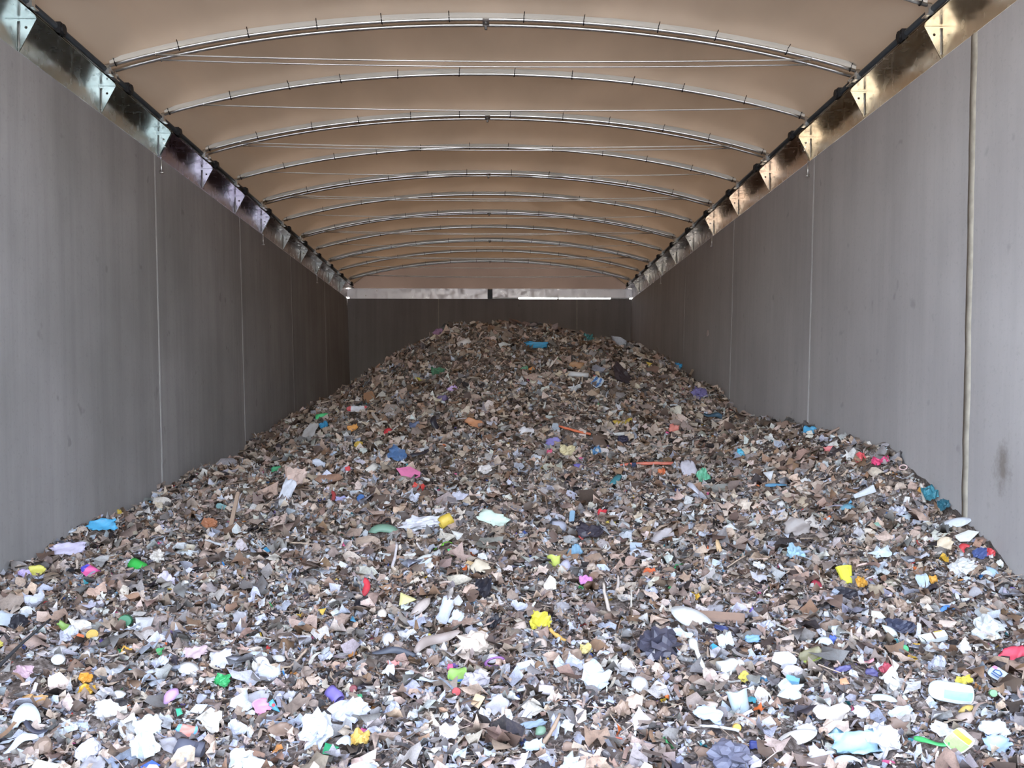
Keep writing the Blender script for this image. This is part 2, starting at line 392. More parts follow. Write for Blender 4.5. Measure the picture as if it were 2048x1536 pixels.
# gable sheet over the end beam
xx = np.linspace(-3.9, 3.9, 41)
vv = []
for x in xx: vv += [(x, D + .035 + .01 * math.sin(x * 7), WT + .18), (x, D + .035 + .012 * math.sin(x * 5 + 1), float(arch(np.clip(x, -BX, BX))) + .20)]
gb = link('gable_sheet', mesh('gable_sheet', vv, [(2 * i, 2 * i + 2, 2 * i + 3, 2 * i + 1) for i in range(40)]), M['gable'], None, True)
tag(gb, 'greyish brown sheet closing the gable above end beam', 'tarpaulin')

# ------------------------------------------------------------------ the waste heap
def w2(px, py, d): return (CX + (px - VPX) / F * d, d, E + (VPY - py) / F * d)
xl, xr = HW + CX - .13, HW - CX - .13
cp = []
for px, py in ((0, 1172), (100, 1104), (200, 1036), (335, 978), (480, 922), (545, 852)): cp.append(w2(px, py, F * xl / (VPX - px)))
for px, py in ((1500, 838), (1640, 858), (1750, 904), (1830, 952), (1940, 1042), (2048, 1142)): cp.append(w2(px, py, F * xr / (px - VPX)))
for q in ((600, 830, 17.1), (690, 792, 17.3), (760, 742, 17.5), (850, 703, 17.8), (900, 668, 18.0), (960, 660, 18.2), (1060, 664, 18.2), (1130, 671, 18.2), (1200, 692, 18.0), (1320, 716, 17.6), (1380, 772, 16.6), (1440, 800, 15.4),
          (985, 1536, 3.9), (985, 1300, 5.6), (985, 1130, 7.6), (985, 1000, 9.8), (985, 900, 12.0), (985, 830, 13.7), (985, 760, 15.4), (985, 700, 16.8),
          (400, 1300, 5.5), (400, 1160, 7.3), (420, 1040, 9.6), (650, 900, 12.9), (650, 1000, 9.8), (620, 862, 15.2), (800, 800, 15.0), (820, 745, 16.5),
          (1400, 1000, 9.5), (1400, 900, 11.6), (1300, 800, 14.3), (1240, 740, 16.1), (1500, 1130, 7.4), (1500, 1300, 5.5), (1700, 1000, 8.6),
          (0, 1536, 3.95), (2048, 1536, 3.95), (0, 1300, 5.7), (2048, 1300, 5.5)): cp.append(w2(*q))
cp += [(x, 2.4, .12) for x in (-3.9, -2, 0, 2, 3.9)] + [(x, 1.4, -.12) for x in (-3.9, 0, 3.9)]
cp += [(-3.9, 4.5, .16), (3.9, 4.5, .2), (-3.85, 19.5, 1.3), (-3.85, 22, 1.2), (-3.85, 26.5, .9), (3.8, 17.5, 2.1), (3.8, 20, 2.0), (3.8, 23, 1.6), (3.8, 26.5, 1.0), (0, 20, 3.3), (0, 22, 2.9), (0, 26.5, 1.6), (2, 20.5, 2.9), (-2, 20.5, 2.5)]
cp = np.array(cp)
def tps(r2): return np.where(r2 > 1e-12, r2 * np.log(r2 + 1e-12) * .5, 0)
def fit(P):
    n = len(P); K = tps(((P[:, None, :2] - P[None, :, :2]) ** 2).sum(-1)) + np.eye(n) * .03
    Q = np.c_[np.ones(n), P[:, :2]]; A = np.block([[K, Q], [Q.T, np.zeros((3, 3))]])
    return np.linalg.solve(A, np.r_[P[:, 2], 0, 0, 0])
wts = fit(cp)
GS = .05
gx = np.arange(-4.0, 4.001, GS); gyy = np.arange(1.3, D - .02, GS)
GX, GY = np.meshgrid(gx, gyy, indexing='ij')
HT = wts[-3] + wts[-2] * GX + wts[-1] * GY
for i in range(len(cp)): HT += wts[i] * tps((GX - cp[i, 0]) ** 2 + (GY - cp[i, 1]) ** 2)
NX, NY = HT.shape
amp = np.clip((GY - 3) / 6, .45, 1)
HT += amp * (.075 * smoothnoise(NX, NY, 26, 26, 21) * .6 + .040 * smoothnoise(NX, NY, 11, 11, 22) + .026 * smoothnoise(NX, NY, 5, 5, 23))
HTs = HT.copy()
HT = HT + .016 * smoothnoise(NX, NY, 2, 2, 24) + .010 * rng.standard_normal(HT.shape)
def Hf(x, y, g=HTs):
    u = np.clip((np.asarray(x) + 4.0) / GS, 0, NX - 1.001); v_ = np.clip((np.asarray(y) - 1.3) / GS, 0, NY - 1.001)
    i, j = u.astype(int), v_.astype(int); a, b = u - i, v_ - j
    return (g[i, j] * (1 - a) + g[i + 1, j] * a) * (1 - b) + (g[i, j + 1] * (1 - a) + g[i + 1, j + 1] * a) * b
def Nf(x, y, e=.12):
    dx = (Hf(x + e, y) - Hf(x - e, y)) / (2 * e); dy = (Hf(x, y + e) - Hf(x, y - e)) / (2 * e)
    n = np.stack([-dx, -dy, np.ones_like(dx)], -1); return n / np.linalg.norm(n, axis=-1, keepdims=True)
def hit(px, py):
    d = np.linspace(2.6, D - .1, 4000); x = CX + (px - VPX) / F * d; z = E + (VPY - py) / F * d
    k = np.argmax(z < Hf(x, d) + .03)
    if k == 0: k = int(np.argmin(z - Hf(x, d)))
    return np.array([x[k], d[k], float(Hf(x[k], d[k]))])
hz = np.maximum(HT, -.05); lim_ = HW - BAT * (WT - hz)
hv = np.stack([np.clip(GX, -lim_, lim_), GY, hz], -1).reshape(-1, 3)
ii, jj = np.meshgrid(np.arange(NX - 1), np.arange(NY - 1), indexing='ij')
a0 = (ii * NY + jj).ravel(); quads = np.stack([a0, a0 + NY, a0 + NY + 1, a0 + 1], -1)
def npmesh(name, V, T):
    me = bpy.data.meshes.new(name); k = T.shape[1]
    me.vertices.add(len(V)); me.vertices.foreach_set('co', np.ascontiguousarray(V, dtype=np.float32).ravel())
    me.loops.add(T.size); me.loops.foreach_set('vertex_index', np.ascontiguousarray(T, dtype=np.int32).ravel())
    me.polygons.add(len(T)); me.polygons.foreach_set('loop_start', np.arange(0, T.size, k, dtype=np.int32)); me.polygons.foreach_set('loop_total', np.full(len(T), k, dtype=np.int32))
    me.update(calc_edges=True); return me
m, n, o = newmat('heap_fines')
vv_ = coords(n); c = ramp(n, noise(n, vv_, 34, 4, .7), [(.30, (.045, .034, .028)), (.48, (.12, .094, .080)), (.60, (.24, .20, .18)), (.72, (.45, .40, .37))])
principled(n, o, c, .9, 0, .15); M['heap'] = m
heap = link('waste_heap', npmesh('waste_heap', hv, quads), M['heap'], None, True)
tag(heap, 'brown earthy mound of shredded waste rising towards the end wall', 'waste heap', kind='stuff')

m, n, o = newmat('shredded_scraps')
at = N(n, 'ShaderNodeAttribute'); at.attribute_name = 'tint'
g = noise(n, coords(n), 45, 3, .6)
c = mix(n, ramp(n, g, [(.45, (0, 0, 0)), (.75, (.45,) * 3)]), at.outputs[0], (.11, .085, .07))
g2 = noise(n, coords(n), 150, 2, .6)
c = mix(n, ramp(n, g2, [(.35, (.22,) * 3), (.6, (0, 0, 0))]), c, (.09, .07, .06))
p = principled(n, o, c, .62, 0, .3)
M['shreds'] = m

# templates of torn scraps, unit size, triangles
def grid_t(nu, nv, f):
    V = [f(i / (nu - 1) - .5, j / (nv - 1) - .5) for i in range(nu) for j in range(nv)]
    T = []
    for i in range(nu - 1):
        for j in range(nv - 1):
            a = i * nv + j; T += [(a, a + nv, a + nv + 1), (a, a + nv + 1, a + 1)]
    return np.array(V, float), np.array(T)
def t_flake(r_):
    k = r_.integers(6, 10); an = np.sort(r_.uniform(0, 2 * np.pi, k)) * .35 + np.arange(k) * 2 * np.pi / k * .65 + .3
    rad = r_.uniform(.18, .66, k); asp = r_.uniform(.5, 1); b1, b2 = r_.uniform(-.9, .9, 2)
    V = np.zeros((k + 1, 3)); V[:k, 0] = rad * np.cos(an); V[:k, 1] = rad * np.sin(an) * asp
    V[:, 2] = b1 * V[:, 0] ** 2 + b2 * V[:, 1] ** 2 + r_.normal(0, .12, k + 1)
    return V, np.array([(i, (i + 1) % k, k) for i in range(k)])
def t_crumple(r_):
    def f(u, v): return (u + r_.normal(0, .10), v * .8 + r_.normal(0, .10), r_.normal(0, .20) + .5 * u * u)
    return grid_t(4, 3, f)
def t_strip(r_):
    k1, k2 = r_.uniform(1.5, 5), r_.uniform(.05, .22); ph = r_.uniform(0, 6); wd = r_.uniform(.10, .24)
    return grid_t(6, 2, lambda u, v: (u * 1.25, v * wd + .12 * np.sin(u * 3 + ph), k2 * np.sin(k1 * u + ph) + r_.normal(0, .02)))
def t_stick(r_):
    V, T = [], []; rr = r_.uniform(.025, .05); b = r_.uniform(-.12, .12)
    for i, u in enumerate((-.75, 0, .75)):
        for q in range(3): V.append((u, rr * np.cos(q * 2.09) + b * (1 - u * u * 1.7), rr * np.sin(q * 2.09)))
    for i in range(2):
        for q in range(3):
            a, b_ = i * 3 + q, i * 3 + (q + 1) % 3; T += [(a, b_, b_ + 3), (a, b_ + 3, a + 3)]
    return np.array(V), np.array(T)
def t_lump(r_):
    ph = (1 + 5 ** .5) / 2
    V = np.array([(-1, ph, 0), (1, ph, 0), (-1, -ph, 0), (1, -ph, 0), (0, -1, ph), (0, 1, ph), (0, -1, -ph), (0, 1, -ph), (ph, 0, -1), (ph, 0, 1), (-ph, 0, -1), (-ph, 0, 1)], float) / 1.9 * .42
    T = np.array([(0, 11, 5), (0, 5, 1), (0, 1, 7), (0, 7, 10), (0, 10, 11), (1, 5, 9), (5, 11, 4), (11, 10, 2), (10, 7, 6), (7, 1, 8), (3, 9, 4), (3, 4, 2), (3, 2, 6), (3, 6, 8), (3, 8, 9), (4, 9, 5), (2, 4, 11), (6, 2, 10), (8, 6, 7), (9, 8, 1)])
    return V * r_.uniform(.55, 1.25, (12, 1)) * np.array([1, r_.uniform(.6, 1), r_.uniform(.35, .7)]), T
TPL = []
for fn, num, wt in ((t_flake, 26, .40), (t_crumple, 18, .27), (t_strip, 12, .17), (t_stick, 6, .10), (t_lump, 6, .06)):
    for _ in range(num): TPL.append((fn(rng), wt / num, fn.__name__))
PW = np.array([t[1] for t in TPL]); PW /= PW.sum()
PAL = {
 'brown': ([(104, 84, 72), (124, 103, 90), (86, 70, 61), (142, 118, 104), (116, 90, 70), (76, 64, 57), (132, 104, 84), (122, 106, 98)], None),
 'tan':   ([(150, 132, 120), (136, 118, 106), (165, 146, 132), (142, 128, 120)], None),
 'grey':  ([(132, 126, 124), (150, 144, 142), (116, 112, 112), (165, 160, 160)], None),
 'beige': ([(206, 182, 166), (218, 198, 182), (192, 166, 148), (224, 206, 192)], None),
 'white': ([(236, 230, 222), (240, 238, 236), (228, 228, 232), (222, 214, 206)], None),
 'film':  ([(176, 178, 192), (192, 196, 208), (160, 164, 178), (204, 206, 216)], None),
 'dark':  ([(38, 36, 40), (52, 46, 48), (30, 28, 32), (58, 52, 60)], None),
 'vivid': ([(40, 110, 170), (50, 140, 150), (190, 50, 50), (205, 100, 45), (205, 165, 50), (60, 140, 80), (200, 90, 130), (110, 90, 160), (60, 80, 140), (180, 120, 60), (90, 150, 190)], None)}
PK = list(PAL)
TN = {'t': {'x': []}}
def palette(d):
    t = np.clip((d - 4) / 9, 0, 1)[:, None]
    near = np.array([.20, .19, .17, .13, .115, .13, .045, .020]); far = np.array([.31, .26, .08, .22, .075, .02, .018, .020])  # depth mix: real difference in scraps, plus light along the heap put into colour
    w_ = near * (1 - t) + far * t; return w_ / w_.sum(1, keepdims=True)
def scatter(n, y0, y1, med, sig, lo, hi, lift):
    x = rng.uniform(-3.86, 3.84, n); y = rng.uniform(y0, y1, n)
    s = np.clip(np.exp(rng.normal(np.log(med), sig, n)), lo, hi)
    z = Hf(x, y) + lift * rng.uniform(-.6, 1.0, n) * np.minimum(s, .09) + .006
    return np.stack([x, y, z], -1), s
# ------------------------------------------------------------------ individual pieces picked out in the heap
# shape, x, y, width, height (pixels of the photograph), turn in degrees, colour, name, category, label
PIECES = [
 ('sheet',210,1053,58,22,22,(60,160,205),'film_scrap','film','bright blue torn film lying against the left wall'),
 ('rag',232,1031,16,12,0,(190,160,50),'cloth_scrap','rag','small mustard scrap above the bright blue film by left wall'),
 ('sheet',150,1100,72,24,18,(205,195,220),'wrapper','wrapper','lilac and white torn wrapper beside the left wall'),
 ('sheet',85,1139,34,18,5,(205,195,75),'film_scrap','film','yellow film scrap at the foot of the left wall'),
 ('rag',62,1147,22,16,-20,(190,170,215),'film_scrap','film','pale violet scrap left of the yellow film by left wall'),
 ('wrap2',197,1145,46,20,-25,(225,80,150),'wrapper','wrapper','hot pink wrapper with blue ends near the left wall'),
 ('tube',287,1132,24,26,60,(40,165,60),'plastic_tube','plastic','bright green curled tube piece right of the hot pink wrapper'),
 ('shard',105,1177,16,12,20,(190,55,60),'plastic_shard','plastic','small red shard below the yellow film by left wall'),
 ('sheet',32,1238,78,30,8,(165,172,180),'plastic_sheet','plastic','large pale grey sheet with torn edge at far left'),
 ('rag',56,1243,34,20,20,(40,38,45),'cloth_scrap','rag','black rag lying on the right tip of pale grey sheet'),
 ('cap',263,1241,27,22,0,(45,110,75),'plastic_stopper','cap','dark green screw cap right of the ochre disc'),
 ('disc',199,1264,23,19,0,(215,175,80),'disc','disc','round ochre disc left of the dark green cap'),
 ('shard',173,1271,17,18,55,(215,110,60),'plastic_shard','plastic','orange chip touching the round ochre disc'),
 ('sheet',143,1250,30,14,-25,(120,150,70),'film_scrap','film','muted lime film scrap above the orange chip'),
 ('shard',298,1245,36,30,-40,(175,172,172),'plastic_sheet','plastic','grey curved sheet right of the dark green cap'),
 ('board',475,1035,9,84,3,(165,140,120),'wood_stick','wood','flat tan wooden stick standing upright on left slope'),
 ('lump',325,1113,22,18,20,(225,215,205),'foam_lump','foam','off-white lump up the slope from green curled tube'),
 ('lump',424,1049,20,22,70,(165,105,70),'rust_lump','scrap','rust orange lump left of the upright wooden stick'),
 ('sheet',448,1013,20,12,-10,(100,135,135),'film_scrap','film','dull teal scrap upslope of the rust orange lump'),
 ('shard',413,1082,10,12,30,(238,235,232),'paper_scrap','paper','tiny white chip below the rust orange lump'),
 ('rag',341,1168,30,26,30,(215,205,220),'cloth_scrap','rag','pale lilac crumpled rag downslope of the off-white lump'),
 ('rag',185,1352,24,16,10,(200,140,30),'foil_scrap','foil','dark amber crumpled foil, upper of an amber pair'),
 ('rag',188,1375,30,19,0,(235,180,30),'foil_scrap','foil','bright amber crumpled foil, lower of an amber pair'),
 ('shard',279,1334,12,20,85,(50,185,215),'plastic_shard','plastic','small bright cyan chip in the lower left'),
 ('rag',265,1297,20,12,-15,(220,170,60),'film_scrap','film','small orange-yellow scrap upslope of the cyan chip'),
 ('rag',452,1359,28,18,-10,(45,150,85),'film_scrap','film','jagged emerald scrap right of the mauve blade'),
 ('leaf',350,1388,40,20,65,(195,150,200),'plastic_sliver','plastic','mauve blade-shaped piece in the lower left'),
 ('shard',366,1416,18,14,0,(45,165,125),'plastic_shard','plastic','small jade triangle just below the mauve blade'),
 ('arc',72,1425,52,50,20,(225,232,235),'bottle_shell','plastic','white curved bottle shell at lower left'),
 ('strip',88,1447,46,18,-20,(58,58,70),'rubber_strip','rubber','dark curled strip inside the white bottle shell'),
 ('stick',42,1350,8,170,-14,(45,45,48),'branch','branch','long black branch leaning at the lower left edge'),
 ('sheet',85,1392,52,18,5,(180,135,75),'film_scrap','film','ochre brown film upslope of the white bottle shell'),
 ('sheet',8,1285,30,20,-30,(185,170,70),'film_scrap','film','olive yellow film at the left edge of the picture'),
 ('sheet',308,1452,52,40,30,(220,228,228),'paper_sheet','paper','white bent paper sheet in the lower left foreground'),
 ('rag',430,1447,34,34,0,(232,224,212),'paper_scrap','paper','cream crumpled paper left of the pink foam strip'),
 ('wrap2',385,1457,46,22,-5,(205,130,115),'wrapper','wrapper','faded salmon and blue wrapper beside cream crumpled paper'),
 ('tube',390,1490,54,24,-5,(85,85,98),'plastic_tube','plastic','dark grey curled tube in the lower left foreground'),
 ('shard',312,1522,32,20,15,(55,90,175),'plastic_shard','plastic','royal blue fragment at the bottom edge on the left'),
 ('rag',490,1517,44,34,0,(232,236,240),'paper_scrap','paper','bright white crumpled paper at bottom edge left of centre'),
 ('sheet',400,1305,44,26,20,(175,150,155),'film_scrap','film','pinkish stained film upslope of the jagged emerald scrap'),
 ('sheet',452,1320,46,34,35,(195,192,205),'film_scrap','film','large pale film right of the pinkish stained film'),
 ('shard',443,1320,15,16,20,(245,245,242),'paper_scrap','paper','bright white square chip on the large pale film'),
 ('leaf',308,1342,30,14,40,(205,210,218),'plastic_sliver','plastic','pale blade piece right of the bright cyan chip'),
 ('oval',130,1313,25,20,15,(232,232,230),'oval_plate','plastic','white rounded lid piece right of the black branch'),
 ('rag',65,1338,24,26,80,(180,150,160),'cloth_scrap','rag','dusky pink rag crossed by the black branch'),
 ('lump',104,1484,30,28,10,(140,118,102),'clod','clod','round brown clod below the dark curled strip'),
 ('block',110,1525,50,18,-4,(228,222,205),'foam_block','foam','cream foam bar at the bottom left edge'),
 ('rag',303,1497,48,44,50,(222,226,226),'film_scrap','film','white crumpled film left of the dark grey curled tube'),
 ('strip',60,1480,60,22,40,(220,225,228),'film_strip','film','white crumpled strip below the white bottle shell'),
 ('lump',192,1500,40,30,0,(212,210,222),'film_lump','film','pale lilac crumple in the bottom left foreground'),
 ('arc',731,1180,20,40,-8,(205,45,60),'plastic_shard','plastic','red curved plastic shard left of the pale yellow card'),
 ('shard',813,1200,38,26,15,(235,225,150),'card_piece','card','pale yellow torn card in the middle of heap'),
 ('leaf',842,1216,54,18,48,(175,160,152),'leaf','leaf','greyish leaf-shaped flake right of the pale yellow card'),
 ('shard',650,1221,24,13,15,(220,180,60),'plastic_shard','plastic','small yellow shard left of the black tangled rag'),
 ('shard',709,1236,12,14,60,(50,120,150),'plastic_shard','plastic','small blue chip below the black tangled rag'),
 ('rag',727,1213,28,22,20,(38,36,42),'cloth_scrap','rag','black tangled rag below the red curved shard'),
 ('oval',576,1252,26,12,0,(236,230,215),'oval_plate','plastic','cream oval piece downslope of the small yellow shard'),
 ('disc',527,1328,34,30,0,(238,228,210),'disc','disc','round cream half-buried disc left of centre'),
 ('strip',790,1303,86,20,-3,(70,72,82),'rubber_strip','rubber','dark slate rubber strap in front of white pointed shell'),
 ('strip',872,1290,92,34,32,(150,134,126),'cloth_strip','rag','wavy taupe cloth strip right of the slate strap'),
 ('leaf',778,1278,32,19,82,(228,224,226),'shell_piece','plastic','white pointed shell above the slate strap'),
 ('rag',965,1185,32,32,0,(36,34,42),'cloth_scrap','rag','black frayed rag below the cream torn cloth'),
 ('rag',990,1248,30,20,40,(42,40,46),'cloth_scrap','rag','black crumpled scrap downslope of the black frayed rag'),
 ('sheet',788,1330,24,18,20,(215,140,130),'film_scrap','film','salmon scrap just below the slate rubber strap'),
 ('packet',915,1353,42,28,5,(130,165,75),'packet','packet','lime green crumpled packet with a blue band below'),
 ('cap',913,1383,18,16,0,(195,60,60),'plastic_stopper','cap','red cap stub under the lime green packet'),
 ('tube',675,1389,26,26,40,(115,100,175),'plastic_curl','plastic','purple curled ring of plastic left of centre foreground'),
 ('sheet',530,1412,32,28,-55,(225,145,180),'foam_strip','foam','pink foam strip left of the sky blue piece'),
 ('shard',553,1408,30,28,0,(95,185,215),'plastic_shard','plastic','sky blue plastic piece with red spot beside pink strip'),
 ('shard',667,1489,32,24,0,(20,135,85),'plastic_shard','plastic','emerald green plate piece in the foreground'),
 ('rag',727,1475,36,30,0,(240,200,95),'foil_scrap','foil','golden yellow crumpled scrap right of emerald green plate'),
 ('sheet',520,1528,66,30,-12,(230,238,240),'plastic_sheet','plastic','white sheet at bottom edge below the pink foam strip'),
 ('strip',855,1356,46,11,-4,(228,232,234),'plastic_strip','plastic','white flat strip left of the lime green packet'),
 ('shard',752,1522,28,13,-8,(240,242,242),'paper_scrap','paper','white triangle at the bottom below golden scrap'),
 ('ring',992,1323,44,18,12,(140,85,145),'plastic_hoop','plastic','purple rim of a white lid near the middle'),
 ('oval',985,1315,30,17,0,(235,225,225),'oval_plate','plastic','white lid inside the purple rim'),
 ('shard',958,1400,28,28,40,(190,160,125),'card_piece','card','tan card piece below the grey rounded bag'),
 ('lump',947,1296,62,34,8,(225,205,188),'foam_lump','foam','cream fluffy clump left of the purple rim'),
 ('sheet',893,1228,28,56,-15,(198,200,214),'film_scrap','film','pale torn film standing up right of greyish leaf flake'),
 ('sheet',916,1240,24,32,-20,(200,204,214),'film_scrap','film','pale grey flat film right of the standing torn film'),
 ('lump',955,1361,46,27,0,(172,164,170),'bag','bag','grey rounded bag right of the lime green packet'),
 ('block',780,1395,20,12,20,(238,236,230),'foam_block','foam','small white block right of the purple curled ring'),
 ('oval',765,1227,24,15,80,(230,216,200),'shell_piece','plastic','beige upright oval below the pale yellow card'),
 ('strip',867,1272,20,9,-20,(190,175,80),'plastic_strip','plastic','mustard hook above the wavy taupe strip'),
 ('cap',712,1373,16,13,0,(120,45,50),'plastic_stopper','cap','dark red cap right of the purple curled ring'),
 ('shard',722,1386,18,9,5,(60,150,100),'plastic_shard','plastic','small green sliver below the dark red cap'),
 ('arc',697,1478,30,26,-25,(222,226,234),'plastic_ring','plastic','white arched piece between emerald plate and golden scrap'),
 ('lump',640,1465,56,52,0,(214,216,224),'film_lump','film','large pale crumpled film left of the emerald green plate'),
 ('lump',705,1430,62,36,10,(205,206,220),'film_lump','film','pale bluish film tangle upslope of the golden scrap'),
 ('rag',900,1466,36,28,0,(222,214,214),'paper_scrap','paper','pinkish white crumple right of centre bottom'),
 ('rag',1079,1252,38,30,-10,(240,225,55),'foil_scrap','foil','bright yellow crumpled foil in the middle foreground'),
 ('stick',1115,1273,10,34,38,(205,160,75),'wood_stick','wood','short ochre stick beside the bright yellow crumpled foil'),
 ('rag',1172,1300,25,17,0,(238,215,130),'film_scrap','film','pale butter scrap right of the short ochre stick'),
 ('oval',1385,1245,92,34,-38,(246,244,240),'oval_plate','plastic','large white pointed oval plate right of centre'),
 ('board',1428,1238,26,78,72,(150,122,105),'wood_offcut','wood','brown splintered board right of the white oval plate'),
 ('bag',1315,1305,62,48,-25,(62,60,74),'bag','bag','black plastic bag below the white oval plate'),
 ('stick2',1392,1325,15,68,10,(235,230,218),'plastic_wand','plastic','white stick with a thick head right of the black bag'),
 ('sheet',1364,1272,44,16,-30,(186,194,200),'film_scrap','film','white film tuft between the oval plate and white stick'),
 ('bottle',1460,1337,50,24,15,(242,240,234),'bottle','bottle','white bottle lying right of the white stick'),
 ('sheet',1488,1357,28,20,35,(195,180,70),'film_scrap','film','olive yellow film below the white lying bottle'),
 ('cup',1473,1412,42,38,5,(215,232,240),'cup','cup','white and blue crumpled cup in the right foreground'),
 ('stick',1437,1455,7,60,75,(235,236,238),'plastic_rod','plastic','white rod ending at the orange-yellow knob'),
 ('cap',1472,1456,18,14,0,(225,170,50),'plastic_stopper','cap','orange-yellow knob at the end of white rod'),
 ('rag',1192,1365,52,44,-30,(222,228,234),'film_scrap','film','white torn film in front of centre right'),
 ('sheet',1512,1490,38,18,-12,(50,60,125),'film_scrap','film','navy printed film at the bottom right of centre'),
 ('bag',1455,1522,72,46,0,(95,95,112),'bag','bag','large slate grey bag at the bottom edge'),
 ('stick',1099,1464,10,72,-28,(160,135,112),'wood_stick','wood','tan wooden stick lying diagonally in centre foreground'),
 ('leaf',1080,1458,24,17,40,(110,140,115),'leaf','leaf','grey-green leaf left of the diagonal wooden stick'),
 ('star',1133,1450,30,30,10,(244,246,246),'plastic_star','plastic','white star-shaped plastic right of the diagonal wooden stick'),
 ('star',1140,1522,40,34,30,(232,240,246),'film_scrap','film','white pointed film at the bottom edge in centre'),
 ('shard',1430,1300,14,22,30,(45,150,200),'film_scrap','film','cyan film end under a white crumple'),
 ('rag',1450,1292,28,26,10,(236,240,240),'paper_scrap','paper','white crumple right of the cyan film end'),
 ('sheet',1505,1280,34,14,-12,(110,150,185),'film_scrap','film','steel blue film right of the white crumple'),
 ('shard',1100,1173,24,34,-12,(232,222,205),'card_piece','card','cream trapezoid card upslope of bright yellow foil'),
 ('rag',1170,1163,24,14,0,(205,130,190),'cloth_scrap','rag','orchid pink scrap right of the cream trapezoid card'),
 ('stick',1213,1205,8,62,4,(222,205,190),'wood_splinter','wood','pale upright splinter, left of an upright pair'),
 ('stick',1232,1180,8,44,-14,(215,200,190),'wood_splinter','wood','pale upright splinter, right of an upright pair'),
 ('stick',1261,1205,4,46,-8,(225,215,200),'plastic_rod','plastic','thin pale rod right of the upright splinters'),
 ('block',1053,1330,34,15,15,(230,234,238),'card_piece','card','white flat label piece left of centre foreground'),
 ('sheet',1066,1490,46,22,15,(200,215,235),'film_scrap','film','bluish white film left of the diagonal stick base'),
 ('bottle',1078,1380,24,40,80,(228,214,214),'bottle','bottle','pinkish white upright bottle piece in centre foreground'),
 ('sheet',1415,1432,60,34,-25,(172,184,205),'film_scrap','film','blue-grey film left of the crumpled cup'),
 ('stick',1212,1470,4,46,80,(190,95,70),'cable','cable','rust orange wire in the centre foreground'),
 ('sheet',1442,1258,30,12,-25,(45,55,100),'film_scrap','film','navy film poking out under the white oval plate'),
 ('oval',1195,1291,30,14,62,(232,214,200),'shell_piece','plastic','cream capsule right of the pale butter scrap'),
 ('shard',1056,1418,16,34,-35,(236,238,242),'paper_scrap','paper','white paper strip downslope of the upright bottle piece'),
 ('sheet',1065,1445,60,14,12,(120,135,150),'film_scrap','film','slate blue film left of the grey-green leaf'),
 ('sheet',1110,1455,18,44,-5,(160,162,180),'film_scrap','film','grey upright film between stick and white star'),
 ('cone',1692,1156,32,32,0,(245,235,40),'plastic_piece','plastic','brilliant yellow tapered piece on the right slope'),
 ('rag',1726,1170,18,22,10,(230,170,50),'film_scrap','film','amber scrap right of the brilliant yellow tapered piece'),
 ('rag',1870,1163,16,14,0,(225,165,50),'film_scrap','film','small amber scrap far right of the brilliant yellow piece'),
 ('leaf',1631,1175,28,17,88,(165,45,65),'plastic_sliver','plastic','crimson piece left of the brilliant yellow tapered piece'),
 ('rag',1700,1196,48,22,-15,(48,46,54),'cloth_scrap','rag','black rag below the brilliant yellow tapered piece'),
 ('sheet',1756,1185,34,22,0,(155,138,115),'card_piece','card','khaki card under the amber scrap'),
 ('leaf',1780,1265,36,13,-55,(228,232,226),'plastic_sliver','plastic','white blade, lower of a slanted pair on the right'),
 ('shard',1757,1235,28,16,-40,(230,228,215),'plastic_sliver','plastic','white blade, upper of a slanted pair on the right'),
 ('strip',1895,1223,42,11,5,(70,125,190),'plastic_strip','plastic','blue strip left of the white bottle fragment'),
 ('strip',1897,1211,32,9,-3,(232,236,240),'plastic_strip','plastic','white strip lying just above the blue strip'),
 ('oval',1975,1233,40,24,-30,(220,226,228),'bottle_shell','plastic','white bottle fragment near the right edge'),
 ('bag',1979,1270,46,40,-25,(230,234,234),'bag','bag','white crumpled bag below the white bottle fragment'),
 ('sheet',2028,1312,56,24,15,(205,55,80),'bag','bag','red patterned bag at the right edge'),
 ('block',1868,1278,54,16,4,(234,238,234),'carton','carton','white carton with a dark stripe on right foreground'),
 ('carton',1905,1393,86,40,-22,(235,242,244),'carton','carton','white carton with pale blue print in right foreground'),
 ('idscrap',1998,1354,28,30,35,(225,235,242),'printed_scrap','paper','white scrap printed with blue letters near right edge'),
 ('sheet',1712,1498,98,56,-8,(165,205,225),'plastic_sheet','plastic','large light blue sheet at the bottom right'),
 ('lump',1765,1492,56,46,0,(226,222,226),'cloth_lump','rag','fluffy white cloth right of large light blue sheet'),
 ('leaflet',1918,1490,54,40,30,(235,238,215),'leaflet','leaflet','white leaflet with green and yellow print at bottom right'),
 ('strip',1865,1488,66,16,-22,(55,160,85),'ribbon','film','green ribbon left of the printed leaflet'),
 ('sheet',1995,1497,52,32,-28,(155,180,212),'plastic_sheet','plastic','blue-grey sheet right of the printed leaflet'),
 ('sheet',1992,1465,54,34,-15,(236,240,242),'paper_sheet','paper','white sheet above the blue-grey sheet at bottom right'),
 ('arc',1692,1521,56,20,-10,(240,244,245),'plastic_ring','plastic','white arched band on the light blue sheet edge'),
 ('sheet',1660,1432,70,36,-8,(185,175,165),'film_scrap','film','wide greyish beige film upslope of the light blue sheet'),
 ('star',1578,1388,52,62,30,(228,236,236),'film_scrap','film','white branching film shred in the right foreground'),
 ('cap',1810,1302,16,16,0,(50,155,95),'plastic_stopper','cap','small green cap piece in the right foreground'),
 ('rag',1930,1366,30,14,-8,(225,205,60),'film_scrap','film','yellow tattered scrap above the white carton'),
 ('strip',1732,1324,30,9,0,(220,140,150),'plastic_strip','plastic','pink sliver left of the crimson foil'),
 ('rag',1770,1346,26,20,40,(170,70,85),'foil_scrap','foil','crimson foil beside the white tag'),
 ('shard',1788,1336,15,23,-10,(246,246,244),'tag','tag','white upright tag right of the crimson foil'),
